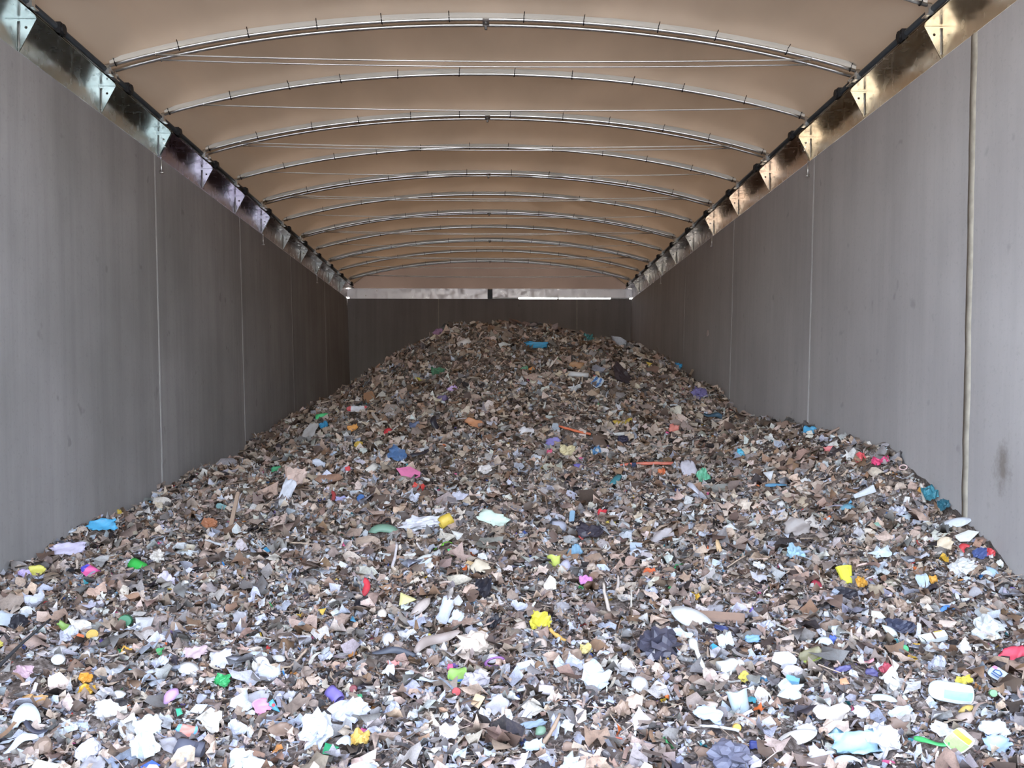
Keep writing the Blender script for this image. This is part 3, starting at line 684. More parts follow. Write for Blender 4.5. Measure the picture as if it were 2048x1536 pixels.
 ('sheet',1742,1346,26,14,-20,(70,65,110),'film_scrap','film','indigo film left of the crimson foil'),
 ('sheet',1686,1340,40,12,5,(85,80,125),'film_scrap','film','faded indigo film left of the pink sliver'),
 ('packet',1622,1317,50,26,8,(125,118,88),'packet','packet','olive brown packet with green edge in right foreground'),
 ('shard',1687,1364,20,13,10,(228,150,105),'plastic_shard','plastic','peach orange chip below the faded indigo film'),
 ('block',1585,1361,26,13,-25,(110,170,205),'foam_block','foam','light blue bar upslope of the white branching shred'),
 ('arc',1650,1288,36,22,-30,(228,236,240),'plastic_ring','plastic','white arched piece over a blue scrap on the right'),
 ('sheet',1662,1283,16,20,-40,(60,85,165),'film_scrap','film','blue scrap under the white arched piece'),
 ('sheet',1800,1430,52,24,5,(214,222,232),'plastic_sheet','plastic','pale flat sheet downslope of the white arched wire'),
 ('arc',1757,1397,66,18,-6,(230,240,242),'plastic_ring','plastic','white arched wire in the right foreground'),
 ('rag',1800,1262,50,26,-15,(55,58,78),'cloth_scrap','rag','dark navy rag between the two slanted white blades'),
 ('cap',1988,1391,16,14,0,(115,160,115),'plastic_stopper','cap','pale green cap right of the white carton'),
 ('leaf',1935,1420,30,12,10,(225,190,90),'film_scrap','film','golden sliver below the white carton'),
 ('oval',1592,1475,80,26,10,(232,224,214),'plastic_sheet','plastic','cream flat tray at bottom left of light blue sheet'),
 ('sheet',1610,1462,40,24,20,(234,238,242),'paper_scrap','paper','white folded paper on the cream flat tray'),
 ('sheet',1640,1520,50,34,-35,(186,188,206),'film_scrap','film','lilac grey film at bottom left of white arched band'),
 ('sheet',1720,1428,34,24,-30,(236,230,228),'paper_scrap','paper','white bent card left of the pale flat sheet'),
 ('shard',822,952,50,22,-16,(230,115,165),'foam_sheet','foam','pink flat sheet on the middle left of heap'),
 ('rag',838,981,22,14,-15,(195,60,50),'cloth_scrap','rag','red scrap just below the pink flat sheet'),
 ('tube',893,1042,24,22,-60,(225,190,55),'plastic_tube','plastic','yellow open cup lying left of the pale green rag'),
 ('sheet',985,1042,68,28,-22,(190,205,190),'cloth','rag','pale green rag right of the yellow open cup'),
 ('arc',772,1060,62,24,-5,(105,140,118),'film_scrap','film','sage green arched film left of the white film roll'),
 ('leaf',893,1088,24,9,12,(120,200,40),'plastic_sliver','plastic','neon lime sliver above the bright green chip'),
 ('leaf',868,1095,14,7,10,(110,190,50),'plastic_sliver','plastic','smaller lime sliver left of the neon lime sliver'),
 ('shard',908,1106,26,13,-28,(40,210,100),'plastic_shard','plastic','bright green chip below the neon lime sliver'),
 ('lump',845,1051,78,20,0,(218,216,224),'film_roll','film','white film roll between sage film and yellow cup'),
 ('shard',913,1070,30,21,-20,(236,232,226),'plastic_shard','plastic','white angular piece above the neon lime sliver'),
 ('sheet',582,990,28,52,-15,(192,192,200),'bag','bag','light grey drooping bag on the left slope'),
 ('rag',600,964,42,30,0,(205,178,165),'cloth_scrap','rag','beige crumpled cloth above the light grey drooping bag'),
 ('stick',785,1130,8,70,-4,(214,206,208),'film_strip','film','white drawn-out strip right of the red curved shard'),
 ('shard',825,1110,26,18,-5,(238,234,226),'plastic_shard','plastic','white chip left of the long white blade'),
 ('leaf',847,1118,42,11,28,(230,230,224),'plastic_sliver','plastic','long white blade below the neon lime sliver'),
 ('sheet',852,1132,36,14,30,(222,228,230),'film_scrap','film','white film just below the long white blade'),
 ('rag',795,915,34,22,-25,(75,105,145),'cloth_scrap','rag','blue cloth scrap above the pink flat sheet'),
 ('strip',830,914,56,18,32,(45,42,50),'rubber_strip','rubber','black strap right of the blue cloth scrap'),
 ('tube',742,943,16,22,-30,(214,208,200),'vial','plastic','pale little vial left of the pink flat sheet'),
 ('arc',668,995,12,24,0,(150,50,50),'plastic_shard','plastic','dark red curved chip right of the light grey drooping bag'),
 ('sheet',685,1001,24,14,20,(150,145,185),'film_scrap','film','lilac film right of the dark red curved chip'),
 ('disc',725,998,17,16,0,(55,95,150),'disc','disc','blue disc right of the lilac film'),
 ('sheet',557,938,22,10,10,(50,135,90),'film_scrap','film','green film scrap on the upper left slope'),
 ('sheet',640,930,28,15,-28,(205,208,222),'film_scrap','film','pale bluish scrap right of the green film scrap'),
 ('shard',698,940,11,18,5,(195,60,65),'plastic_shard','plastic','small red chip left of the pale little vial'),
 ('shard',534,1100,17,13,0,(45,125,160),'plastic_shard','plastic','small blue chip right of the upright wooden stick'),
 ('rag',970,941,26,14,0,(236,226,222),'paper_scrap','paper','white crumple upslope and right of pink flat sheet'),
 ('rag',920,1005,36,22,10,(210,206,220),'cloth_scrap','rag','lilac white cloth above the pale green rag'),
 ('sheet',960,1140,40,30,30,(222,206,180),'cloth','rag','cream torn cloth above the black frayed rag'),
 ('shard',940,1130,22,18,-20,(205,170,120),'card_piece','card','ochre card beside the cream torn cloth'),
 ('leaf',1160,934,25,10,-30,(110,100,175),'plastic_sliver','plastic','purple oval chip left of the orange rod'),
 ('stick',1292,931,8,72,88,(215,110,85),'plastic_rod','plastic','orange-red rod lying level across upper right slope'),
 ('sheet',1380,945,32,36,20,(182,176,186),'bag','bag','grey lilac bag right of the orange-red rod'),
 ('rag',1408,957,22,22,20,(100,175,140),'film_scrap','film','mint green film beside the grey lilac bag'),
 ('strip',1398,990,50,22,-40,(186,184,196),'film_strip','film','grey film tail below the mint green film'),
 ('tube',1231,967,14,20,-30,(55,125,135),'plastic_tube','plastic','small teal tube below the orange-red rod'),
 ('rag',1325,951,16,16,0,(220,120,70),'film_scrap','film','orange scrap below the right end of orange rod'),
 ('rag',1206,1027,18,11,-10,(220,50,65),'film_scrap','film','scarlet scrap left of a white hourglass piece'),
 ('shard',1224,1033,16,23,-8,(240,238,234),'plastic_shard','plastic','white hourglass piece right of the scarlet scrap'),
 ('rag',1222,1050,20,9,-5,(190,165,60),'film_scrap','film','mustard scrap below the white hourglass piece'),
 ('rag',1182,1069,52,24,-20,(58,52,62),'bag','bag','black torn bag below the mustard scrap'),
 ('shard',1166,1074,16,11,10,(200,60,60),'plastic_shard','plastic','red chip tucked under the black torn bag'),
 ('board',1143,1038,12,28,-8,(130,165,190),'plastic_stick','plastic','blue flat slat above the black torn bag'),
 ('leaf',1117,1055,32,22,-40,(165,166,180),'plastic_sliver','plastic','grey teardrop piece left of the blue flat slat'),
 ('cup',1106,1130,26,22,0,(205,215,95),'cup','cup','lime yellow cup upslope of the cream trapezoid card'),
 ('leaf',1128,1136,34,16,72,(195,190,215),'film_scrap','film','pale lilac film right of the lime yellow cup'),
 ('sheet',1150,1106,28,22,35,(105,145,170),'film_scrap','film','faded blue film upslope of the lime yellow cup'),
 ('star',1492,1012,32,28,0,(228,208,190),'paper_scrap','paper','cream splayed scrap on the right slope'),
 ('shard',1462,1060,22,24,20,(240,240,238),'plastic_shard','plastic','white chunky piece below the cream splayed scrap'),
 ('strip',1440,1115,20,42,80,(205,170,125),'card_strip','card','tan twisted card strip on the right slope'),
 ('shard',1416,1098,11,11,0,(225,110,60),'plastic_shard','plastic','tiny orange chip left of tan twisted strip'),
 ('shard',1357,1132,18,10,10,(40,145,80),'plastic_shard','plastic','small green chip left of the tan twisted strip'),
 ('rag',1300,1144,24,10,-5,(205,100,50),'film_scrap','film','burnt orange scrap left of the small green chip'),
 ('sheet',1487,907,20,12,-25,(55,165,195),'film_scrap','film','cyan scrap high on the right slope'),
 ('block',1273,1095,24,13,-10,(190,205,225),'paper_label','paper','blue and white label right of the black torn bag'),
 ('disc',1350,1024,15,13,0,(236,230,226),'disc','disc','small white round chip left of cream splayed scrap'),
 ('sheet',1330,1080,50,30,0,(160,150,150),'film_scrap','film','wide mouse grey film right of the label'),
 ('rag',1097,909,15,11,0,(205,80,115),'film_scrap','film','raspberry scrap upslope of the purple oval chip'),
 ('oval',1247,1057,24,20,35,(222,226,230),'oval_plate','plastic','pale ridged lid right of the mustard scrap'),
 ('packet',1626,867,28,17,-20,(60,150,190),'wrapper','wrapper','blue printed wrapper near the right wall'),
 ('sheet',1664,902,22,12,-5,(225,120,120),'film_scrap','film','salmon scrap below the blue printed wrapper'),
 ('rag',1728,919,19,17,80,(205,75,80),'cloth_scrap','rag','red striped rag at the right wall'),
 ('rag',1760,927,15,17,60,(230,60,120),'film_scrap','film','hot pink scrap, left of a pink pair at wall'),
 ('rag',1777,921,14,11,10,(230,70,130),'film_scrap','film','hot pink scrap, right of a pink pair at wall'),
 ('ring',1813,936,17,11,0,(225,190,185),'plastic_ring','plastic','small pale pink ring at the right wall'),
 ('rag',1912,992,28,26,20,(50,120,135),'cloth_scrap','rag','teal rag leaning on right wall'),
 ('rag',1926,1013,22,18,0,(35,90,105),'cloth_scrap','rag','dark teal lump under the leaning teal rag'),
 ('shard',1850,982,16,12,0,(220,160,60),'plastic_shard','plastic','orange-yellow chip left of the leaning teal rag'),
 ('arc',1700,1022,34,20,-35,(95,145,165),'plastic_shard','plastic','blue arched piece on the upper right slope'),
 ('strip',1555,972,40,11,-5,(75,130,165),'plastic_strip','plastic','blue strip beside a white chip on right slope'),
 ('shard',1545,955,28,18,-20,(232,232,236),'paper_scrap','paper','white chip above the blue strip on right slope'),
 ('oval',1945,1048,58,18,-2,(226,230,238),'tray','tray','white shallow tray by the right wall'),
 ('shard',1938,1075,44,20,5,(234,232,224),'card_piece','card','white broken card under the white shallow tray'),
 ('sheet',1893,1092,36,24,0,(222,200,170),'card_piece','card','cream card left of the white broken card'),
 ('arc',1932,1098,22,17,40,(190,50,55),'plastic_shard','plastic','red hooked piece below the white broken card'),
 ('star',1767,1108,50,28,-5,(220,232,238),'film_scrap','film','white fanned shards on the right slope'),
 ('shard',1738,986,46,20,18,(220,224,230),'plastic_shard','plastic','white wedge on the upper right slope'),
 ('sheet',1600,1060,52,36,-25,(150,140,136),'film_scrap','film','taupe grey film left of the white fanned shards'),
 ('lump',1591,1116,27,26,0,(150,185,205),'film_lump','film','light blue lump left of the white fanned shards'),
 ('shard',1755,1053,22,14,-10,(120,155,135),'plastic_shard','plastic','sage green triangle above the white fanned shards'),
 ('rag',1966,1112,28,18,0,(70,85,135),'cloth_scrap','rag','navy blue scrap at the right wall'),
 ('rag',1987,1109,16,16,0,(200,60,65),'cloth_scrap','rag','red scrap touching the navy blue scrap at wall'),
 ('bag',1930,1140,46,24,5,(232,232,230),'bag','bag','white bag near the right wall below navy scrap'),
 ('leaf',1990,1146,28,13,-60,(175,205,230),'film_scrap','film','ice blue sliver right of the white bag'),
 ('stick',1873,988,8,38,-5,(205,195,185),'bone_stick','scrap','pale upright stick right of the orange-yellow chip'),
 ('stick',1701,866,7,22,-60,(150,125,110),'wood_stick','wood','brown stub pointing up beside right wall'),
 ('packet',1850,1168,26,28,0,(175,190,205),'packet','packet','silvery blue packet left of the small amber scrap'),
 ('bag',1915,1145,20,20,0,(222,220,222),'film_lump','film','small white lump left of the white bag'),
 ('tube',647,838,22,11,5,(80,205,130),'plastic_tube','plastic','mint green bottle neck on the left ridge'),
 ('rag',652,854,17,12,15,(50,140,180),'film_scrap','film','blue scrap below the mint green bottle neck'),
 ('sheet',709,858,23,14,15,(235,160,65),'film_scrap','film','orange scrap right of the mint green bottle neck'),
 ('leaf',778,868,23,14,80,(205,45,55),'plastic_sliver','plastic','red upright piece on the upper left slope'),
 ('sheet',830,854,24,16,10,(85,95,125),'film_scrap','film','slate blue scrap right of the red upright piece'),
 ('strip',877,858,32,30,-60,(40,36,44),'rubber_strip','rubber','black bent strip right of the slate blue scrap'),
 ('block',742,801,25,19,15,(150,110,80),'card_box','card','small brown box high on the left slope'),
 ('wrap2',718,820,46,11,0,(225,220,225),'wrapper','wrapper','white and red wrapper below the small brown box'),
 ('leaf',838,761,18,9,-38,(205,195,60),'leaf','leaf','yellow sliver high on the left of peak'),
 ('rag',880,751,27,18,0,(75,120,90),'film_scrap','film','dark green scrap right of the yellow sliver'),
 ('sheet',905,780,22,11,25,(175,145,190),'film_scrap','film','pale mauve film below the dark green scrap'),
 ('sheet',886,800,22,13,20,(95,80,115),'film_scrap','film','dusky purple film below the pale mauve film'),
 ('stick',851,688,3,17,45,(215,205,195),'plastic_rod','plastic','thin white rod poking out left of the peak'),
 ('rag',880,668,20,12,10,(150,110,140),'cloth_scrap','rag','mauve lump on the left shoulder of peak'),
 ('sheet',625,870,24,42,-25,(165,158,155),'film_scrap','film','grey upright film on the left ridge'),
 ('rag',721,891,17,11,0,(200,165,60),'film_scrap','film','mustard scrap below the orange scrap'),
 ('sheet',950,850,46,16,-15,(185,125,85),'cloth_scrap','rag','rust brown cloth on the upper centre slope'),
 ('tube',930,688,27,10,20,(205,195,190),'plastic_tube','plastic','pale roll lying just below the peak'),
 ('sheet',1073,692,50,14,-3,(45,140,180),'film_scrap','film','strong blue film near the top of heap'),
 ('rag',1174,680,19,14,0,(65,125,125),'cloth_scrap','rag','teal lump on the right side of the peak'),
 ('rag',1352,734,15,10,-20,(40,140,185),'film_scrap','film','blue scrap on the right skyline of heap'),
 ('wrap2',1196,770,24,22,-35,(200,212,225),'packet','packet','blue and white striped packet below the peak'),
 ('bag',1240,760,25,42,20,(55,44,48),'bag','bag','dark brown bag right of the striped packet'),
 ('lump',1398,793,24,18,-10,(110,100,150),'cloth_lump','rag','violet lump on the right skyline of heap'),
 ('strip',1430,836,38,18,-30,(45,75,95),'film_strip','film','dark teal film on the upper right slope'),
 ('arc',1247,846,40,16,185,(185,155,50),'plastic_ring','plastic','mustard arched piece on the upper right slope'),
 ('stick',1150,862,6,56,70,(200,95,50),'plastic_rod','plastic','orange rod on the upper centre slope'),
 ('sheet',1106,885,30,16,10,(125,115,175),'film_scrap','film','violet film below the orange rod'),
 ('sheet',1348,862,21,18,-20,(215,125,110),'film_scrap','film','coral scrap right of the mustard arched piece'),
 ('tube',1155,750,42,9,-3,(190,186,186),'plastic_tube','plastic','grey white roll left of the striped packet'),
 ('board',1240,868,7,38,88,(236,234,230),'plastic_stick','plastic','white flat bar below the mustard arched piece'),
 ('rag',1247,883,21,13,0,(52,48,66),'cloth_scrap','rag','navy scrap under the white flat bar'),
 ('shard',1190,755,10,10,30,(200,50,50),'plastic_shard','plastic','tiny red chip above the striped packet'),
 ('shard',1298,729,13,10,0,(220,185,70),'plastic_shard','plastic','small yellow chip below the right skyline'),
 ('sheet',1153,735,32,14,0,(165,120,80),'cloth_scrap','rag','caramel cloth below the strong blue film'),
 ('rag',1050,741,15,9,0,(100,145,115),'film_scrap','film','grey-green scrap left of a small orange chip'),
 ('shard',1064,741,12,11,0,(220,140,60),'plastic_shard','plastic','small orange chip right of the grey-green scrap'),
 ('rag',1192,905,20,13,25,(80,125,165),'film_scrap','film','blue scrap above the orange-red rod'),
 ('stick',1088,816,5,18,-18,(236,232,225),'plastic_rod','plastic','short white upright rod at upper centre'),
 ('sheet',1053,866,32,18,-10,(226,220,222),'paper_scrap','paper','white paper left of the orange rod'),
 ('rag',1135,905,30,19,-5,(222,205,160),'cloth_scrap','rag','straw yellow cloth right of the raspberry scrap'),
]
def frame_for(px, py, wpx, hpx, face=.5):
    P = hit(px, py); d = P[1]
    nn = Nf(np.array([P[0]]), np.array([P[1]]))[0]
    view = np.array([CX, 0, E]) - P; view /= np.linalg.norm(view)
    nz = nn * (1 - face) + view * face; nz /= np.linalg.norm(nz)
    ux = np.array([1., 0, 0]); ux -= nz * ux.dot(nz); ux /= np.linalg.norm(ux)
    vy = np.cross(nz, ux); s = d / F
    W_, H_ = wpx * s, hpx * s / max(.45, float(nz.dot(view)))
    return P, nn, ux, vy, nz, W_, H_
CM = {}
def cmat(c):
    if c in CM: return CM[c]
    m, n, o = newmat('scrap_colour'); l = lin(c); gr = sum(l) / 3; l = tuple(.9 * x + .1 * gr for x in l); l = tuple(x * min(1, .56 / max(l)) for x in l)
    f = noise(n, coords(n), 18, 4, .6); big = noise(n, coords(n), 5, 2)
    cc = mix(n, ramp(n, f, [(.5, (0, 0, 0)), (.8, (.35,) * 3)]), l, (.12, .09, .075))
    cc = mix(n, ramp(n, big, [(.4, (0, 0, 0)), (.7, (.25,) * 3)]), cc, tuple(min(1, x * 1.25) for x in l))
    principled(n, o, cc, .5, 0, .4); CM[c] = m; return m
def slab(V, T, th):
    """close a thin surface into a sheet of thickness th"""
    V = np.asarray(V, float); n = len(V); W2 = V.copy(); W2[:, 2] -= th
    T = [tuple(t) for t in T]; cnt = {}
    for t in T:
        for a, b in zip(t, t[1:] + t[:1]): cnt[(a, b)] = 1
    rim = [(a, b) for (a, b) in cnt if (b, a) not in cnt]
    return np.r_[V, W2], T + [tuple(i + n for i in t[::-1]) for t in T] + [(b, a, a + n, b + n) for a, b in rim]
def sheetlike(W_, H_, r_, crump, edge, curl, nu=9, nv=7, th=.0015):
    s = min(W_, H_); V = np.zeros((nu, nv, 3)); 
    k1, k2, p1, p2 = r_.uniform(2, 6), r_.uniform(2, 6), *r_.uniform(0, 6, 2)
    ra = r_.uniform(-1, 1, (nu, nv)); fold = r_.uniform(-.25, .25); fa = r_.uniform(0, np.pi)
    for i in range(nu):
        for j in range(nv):
            u, v = i / (nu - 1) - .5, j / (nv - 1) - .5
            # squarish outline drawn in at the corners, torn edge
            rad = max(abs(u), abs(v)) * 2; k = 1 - .16 * (u * v * 4) ** 2
            if rad > .95: k *= 1 - edge * abs(ra[i, j])
            x, y = u * k * W_, v * k * H_
            q = u * np.cos(fa) + v * np.sin(fa) - fold
            z = curl * s * (u * u + .5 * v * v) * 2 + crump * s * (np.sin(k1 * u * 2 + p1) * np.cos(k2 * v * 2 + p2) * .6 + ra[i, j] * .35) + abs(q) * s * crump * 1.6
            V[i, j] = (x, y, z)
    V = V.reshape(-1, 3)
    T = []
    for i in range(nu - 1):
        for j in range(nv - 1):
            a = i * nv + j; T += [(a, a + nv, a + nv + 1), (a, a + nv + 1, a + 1)]
    return slab(V, T, th)
def ring_poly(pts, th, bulge=0, r_=None):
    n = len(pts); c = np.mean(pts, 0); V = [(p[0], p[1], 0) for p in pts] + [(c[0] + (p[0] - c[0]) * .5, c[1] + (p[1] - c[1]) * .5, bulge * .8) for p in pts] + [(c[0], c[1], bulge)]
    T = []
    for i in range(n):
        j = (i + 1) % n; T += [(i, j, n + j), (i, n + j, n + i), (n + i, n + j, 2 * n)]
    return slab(V, T, th)
def ico(sub=2):
    bm = bmesh.new(); bmesh.ops.create_icosphere(bm, subdivisions=sub, radius=.5)
    V = np.array([v.co[:] for v in bm.verts]); T = [tuple(v.index for v in f.verts) for f in bm.faces]; bm.free(); return V, T
ICO = ico(2); ICO3 = ico(3)
def lumpy(W_, H_, T_, r_, rough, sub=ICO, freq=4):
    V = sub[0].copy(); d = np.zeros(len(V))
    for _ in range(7):
        k = r_.normal(0, freq, 3); d += np.sin(V @ k + r_.uniform(0, 6)) * r_.uniform(.3, 1)
    d += r_.normal(0, .8 if freq < 6 else 1.7, len(V))
    V = V * (1 + rough * d / 3)[:, None]; return V * np.array([W_, H_, T_]), sub[1]
def lathe(prof, n, axis='x'):
    V, T = [], []
    for (a, r) in prof:
        for k in range(n):
            q = 2 * np.pi * k / n; V.append((a, r * np.cos(q), r * np.sin(q)) if axis == 'x' else (r * np.cos(q), r * np.sin(q), a))
    for i in range(len(prof) - 1):
        for k in range(n):
            k2 = (k + 1) % n; T.append((i * n + k, i * n + k2, (i + 1) * n + k2, (i + 1) * n + k))
    return np.array(V), T
def shape(kind, W_, H_, r_):
    """(vertices, faces, smooth) of one piece in its own frame, z up out of the heap"""
    s = min(W_, H_)
    if kind in ('sheet',): return (*sheetlike(W_ * 1.12, H_ * 1.12, r_, .16, .35, r_.uniform(-.3, .3)), True)
    if kind == 'rag': return (*sheetlike(W_ * 1.2, H_ * 1.2, r_, .30, .26, r_.uniform(-.2, .4), 9, 8), False)
    if kind in ('wrap2', 'packet'): return (*sheetlike(W_, H_ * 1.05, r_, .14, .15, r_.uniform(.1, .4), 10, 7, .004), True)
    if kind == 'shard':
        k = r_.integers(3, 6); an = (np.arange(k) + r_.uniform(-.3, .3, k)) * 2 * np.pi / k + r_.uniform(0, 6)
        P = np.stack([np.cos(an) * W_ * .62, np.sin(an) * H_ * .62], 1) * r_.uniform(.8, 1.05, (k, 1)); return (*ring_poly(P, max(.003, s * .07), s * r_.uniform(.05, .15)), False)
    if kind == 'star':
        k = 6; an = (np.arange(2 * k) + r_.uniform(-.42, .42, 2 * k)) * np.pi / k; rr = np.where(np.arange(2 * k) % 2, r_.uniform(.22, .42, 2 * k), r_.uniform(.36, .66, 2 * k))
        return (*ring_poly(np.stack([np.cos(an) * rr * W_, np.sin(an) * rr * H_], 1), .003, s * .2), False)
    if kind == 'leaf':
        t = np.linspace(0, 2 * np.pi, 15)[:-1]; P = np.stack([np.cos(t) * W_ * .53, np.sin(t) * np.abs(np.sin(t)) ** .5 * H_ * .52 * (1 + .25 * np.cos(t))], 1); return (*ring_poly(P, .004, s * .16), True)
    if kind == 'oval':
        t = np.linspace(0, 2 * np.pi, 25)[:-1]; P = np.stack([np.cos(t) * W_ * .52, np.sin(t) * np.abs(np.sin(t)) ** .25 * H_ * .52], 1); return (*ring_poly(P, max(.006, s * .1), s * .07), True)
    if kind == 'disc':
        V, T = lathe([(-.1 * s, 0), (-.1 * s, .5), (-.08 * s, .5), (.06 * s, .5), (.1 * s, .47), (.1 * s, .38), (.06 * s, .36), (.06 * s, 0)], 20, 'z'); V[:, 0] *= W_; V[:, 1] *= H_; return V, T, False
    if kind == 'cap':
        n = 24; prof = [(-.28 * s, .50), (.22 * s, .48), (.28 * s, .43), (.28 * s, 0)]
        V, T = lathe(prof, n, 'z'); V = V.reshape(len(prof), n, 3); V[:2, ::2, :2] *= .95; V = V.reshape(-1, 3)
        V2, T2 = lathe([(-.28 * s, .49), (-.28 * s, .40), (.18 * s, .38), (.18 * s, 0)], n, 'z'); T = T + [tuple(i + len(V) for i in q[::-1]) for q in T2]; V = np.r_[V, V2]
        V[:, 0] *= W_; V[:, 1] *= max(W_, H_) * .9; a = .6; R_ = np.array([[1, 0, 0], [0, np.cos(a), -np.sin(a)], [0, np.sin(a), np.cos(a)]]); return V @ R_.T, T, False
    if kind == 'cup':
        R0 = .5; prof = [(-.5, .36), (-.5, .40), (.42, .49), (.46, .52), (.50, .50), (.46, .46), (-.44, .36), (-.46, 0)]
        V, T = lathe(prof, 18, 'z'); V[:, 2] *= H_ * .9; V[:, 0] *= W_; V[:, 1] *= W_ * .8
        V += .07 * s * np.sin(V[:, [1, 2, 0]] / s * 7 + r_.uniform(0, 6, 3)); a = -1.05
        R_ = np.array([[1, 0, 0], [0, np.cos(a), -np.sin(a)], [0, np.sin(a), np.cos(a)]]); return V @ R_.T, T, True
    if kind == 'cone':
        V, T = lathe([(-.5, .22), (-.5, .27), (.45, .5), (.5, .52), (.48, .46), (-.42, .20)], 12, 'z'); V = V[:, [0, 2, 1]]; V[:, 0] *= W_; V[:, 1] *= H_ * 1.05; V[:, 2] *= W_ * .45; return V, [q[::-1] for q in T], False
    if kind == 'tube':
        L, R0 = max(W_, H_), min(W_, H_) * .5; prof = [(-.5 * L, R0 * .86), (-.5 * L, R0), (-.2 * L, R0 * 1.04), (.2 * L, R0 * .97), (.5 * L, R0), (.5 * L, R0 * .86), (-.5 * L, R0 * .86)]
        V, T = lathe(prof, 16); V[:, 2] *= .8
        if H_ > W_: V = V[:, [1, 0, 2]]; T = [q[::-1] for q in T]
        V += .05 * s * np.sin(V[:, [1, 2, 0]] / s * 5 + r_.uniform(0, 6, 3)); return V, T, True
    if kind == 'bottle':
        L, R0 = max(W_, H_), min(W_, H_) * .5; prof = [(-.5, 0), (-.5, .8), (-.46, 1), (-.1, .96), (.12, 1), (.26, .8), (.34, .45), (.42, .42), (.42, .5), (.5, .5), (.5, .36), (.44, 0)]
        V, T = lathe([(a * L, b * R0) for a, b in prof], 16); V[:, 2] *= .75; V += .05 * s * np.sin(V[:, [1, 2, 0]] / s * 5 + r_.uniform(0, 6, 3))
        if H_ > W_: V = V[:, [1, 0, 2]]; T = [q[::-1] for q in T]
        return V, T, True
    if kind in ('lump', 'bag'):
        V, T = lumpy(W_ * 1.05, H_ * 1.05, s * (.7 if kind == 'bag' else .8), r_, .34 if kind == 'bag' else .30, ICO3 if s > .07 else ICO, 9 if s > .07 else 5)
        return V, T, False
    if kind == 'strip':
        n = 15; a, p = r_.uniform(.25, .5), r_.uniform(0, 6); wd = min(.4 * s + .01, s * .8); V = []
        L = math.hypot(W_, H_) if H_ > .3 * W_ else W_
        for i in range(n):
            u = i / (n - 1) - .5; c_ = np.array([u * L, a * s * .5 * np.sin(u * 5 + p), .18 * s * np.sin(u * 7 + p * 2) + .10 * s]); tw = .5 * np.sin(u * 4 + p)
            o_ = np.array([0, np.cos(tw), np.sin(tw)]) * wd * .5 * (1 - .5 * (2 * abs(u)) ** 4); V += [c_ - o_, c_ + o_ * .2, c_ + o_]
        T = []
        for i in range(n - 1):
            for j in range(2): q = i * 3 + j; T += [(q, q + 3, q + 4), (q, q + 4, q + 1)]
        return (*slab(np.array(V), T, .003), True)
    if kind in ('stick', 'stick2'):
        L, R0 = max(W_, H_), min(W_, H_) * .5; b = r_.uniform(-.05, .05) * L; n = 7; mb = MB()
        pts = [(b * math.sin(math.pi * i / 10) + r_.uniform(-.2, .2) * R0, (i / 10 - .5) * L, 0) for i in range(11)]
        rr = [R0 * r_.uniform(.8, 1.1) * (1 - .35 * (i / 10) ** 2) for i in range(11)]
        if kind == 'stick2': rr = [R0 * (.62 if i < 8 else 1.3 if i < 10 else 1.0) for i in range(11)]
        mb.tube(pts, rr, n); return np.array(mb.v), mb.f, True
    if kind in ('board', 'block'):
        t = max(.008, s * (.28 if kind == 'board' else .5)); b = .12 * s; V, T = [], []
        X = [(-.5, .86), (-.46, 1), (0, r_.uniform(.9, 1.05)), (.44, r_.uniform(.8, 1)), (.5, r_.uniform(.45, .85))]
        along = 0 if W_ >= H_ else 1; L, B = (W_, H_) if along == 0 else (H_, W_)
        for u, k in X:
            for (y, z) in ((-.5, -.4), (-.42, .5), (.42, .5), (.5, -.4)): V.append((u * L, y * B * k + r_.normal(0, .02) * B, z * t))
        for i in range(len(X) - 1):
            for q in range(4): a, b_ = i * 4 + q, i * 4 + (q + 1) % 4; T.append((a, a + 4, b_ + 4, b_))
        T += [(0, 1, 2, 3), tuple(4 * (len(X) - 1) + q for q in (3, 2, 1, 0))]; V = np.array(V)
        if along: V = V[:, [1, 0, 2]] * np.array([-1, 1, 1])
        return V, T, False
    if kind == 'arc' and H_ > W_ * 1.2:
        V, T, sm = shape('arc', H_, W_, r_); V = np.asarray(V); return np.c_[V[:, 1], -V[:, 0], V[:, 2]], T, sm
    if kind in ('arc', 'ring'):
        n = 19; V, T = [], []; tot = np.pi if kind == 'arc' else 2 * np.pi; wd = .40 if kind == 'arc' else .16
        for i in range(n):
            q = tot * i / (n - 1); c_, s_ = np.cos(q), np.sin(q); k = 1 if kind == 'ring' else (.55 + .45 * np.sin(q))
            V += [(c_ * W_ * .5, (s_ - (.45 if kind == 'arc' else 0)) * H_ * (.85 if kind == 'arc' else .5), .04 * s), (c_ * W_ * (.5 - wd * k * .5), (s_ * (1 - wd * k) - (.45 if kind == 'arc' else 0)) * H_ * (.85 if kind == 'arc' else .5), .12 * s * np.sin(q * .9)), (c_ * W_ * (.5 - wd * k), (s_ * (1 - wd * k * 2) - (.45 if kind == 'arc' else 0)) * H_ * (.85 if kind == 'arc' else .5), .02 * s)]
            if i:
                for j in range(2): a = (i - 1) * 3 + j; T += [(a, a + 1, a + 4), (a, a + 4, a + 3)]
        return (*slab(np.array(V), T, .004), True)
    if kind in ('carton', 'leaflet', 'idscrap'):
        return (*sheetlike(W_, H_, r_, .05, .04, .15, 9, 7, .012 if kind == 'carton' else .003), True)
    raise ValueError(kind)
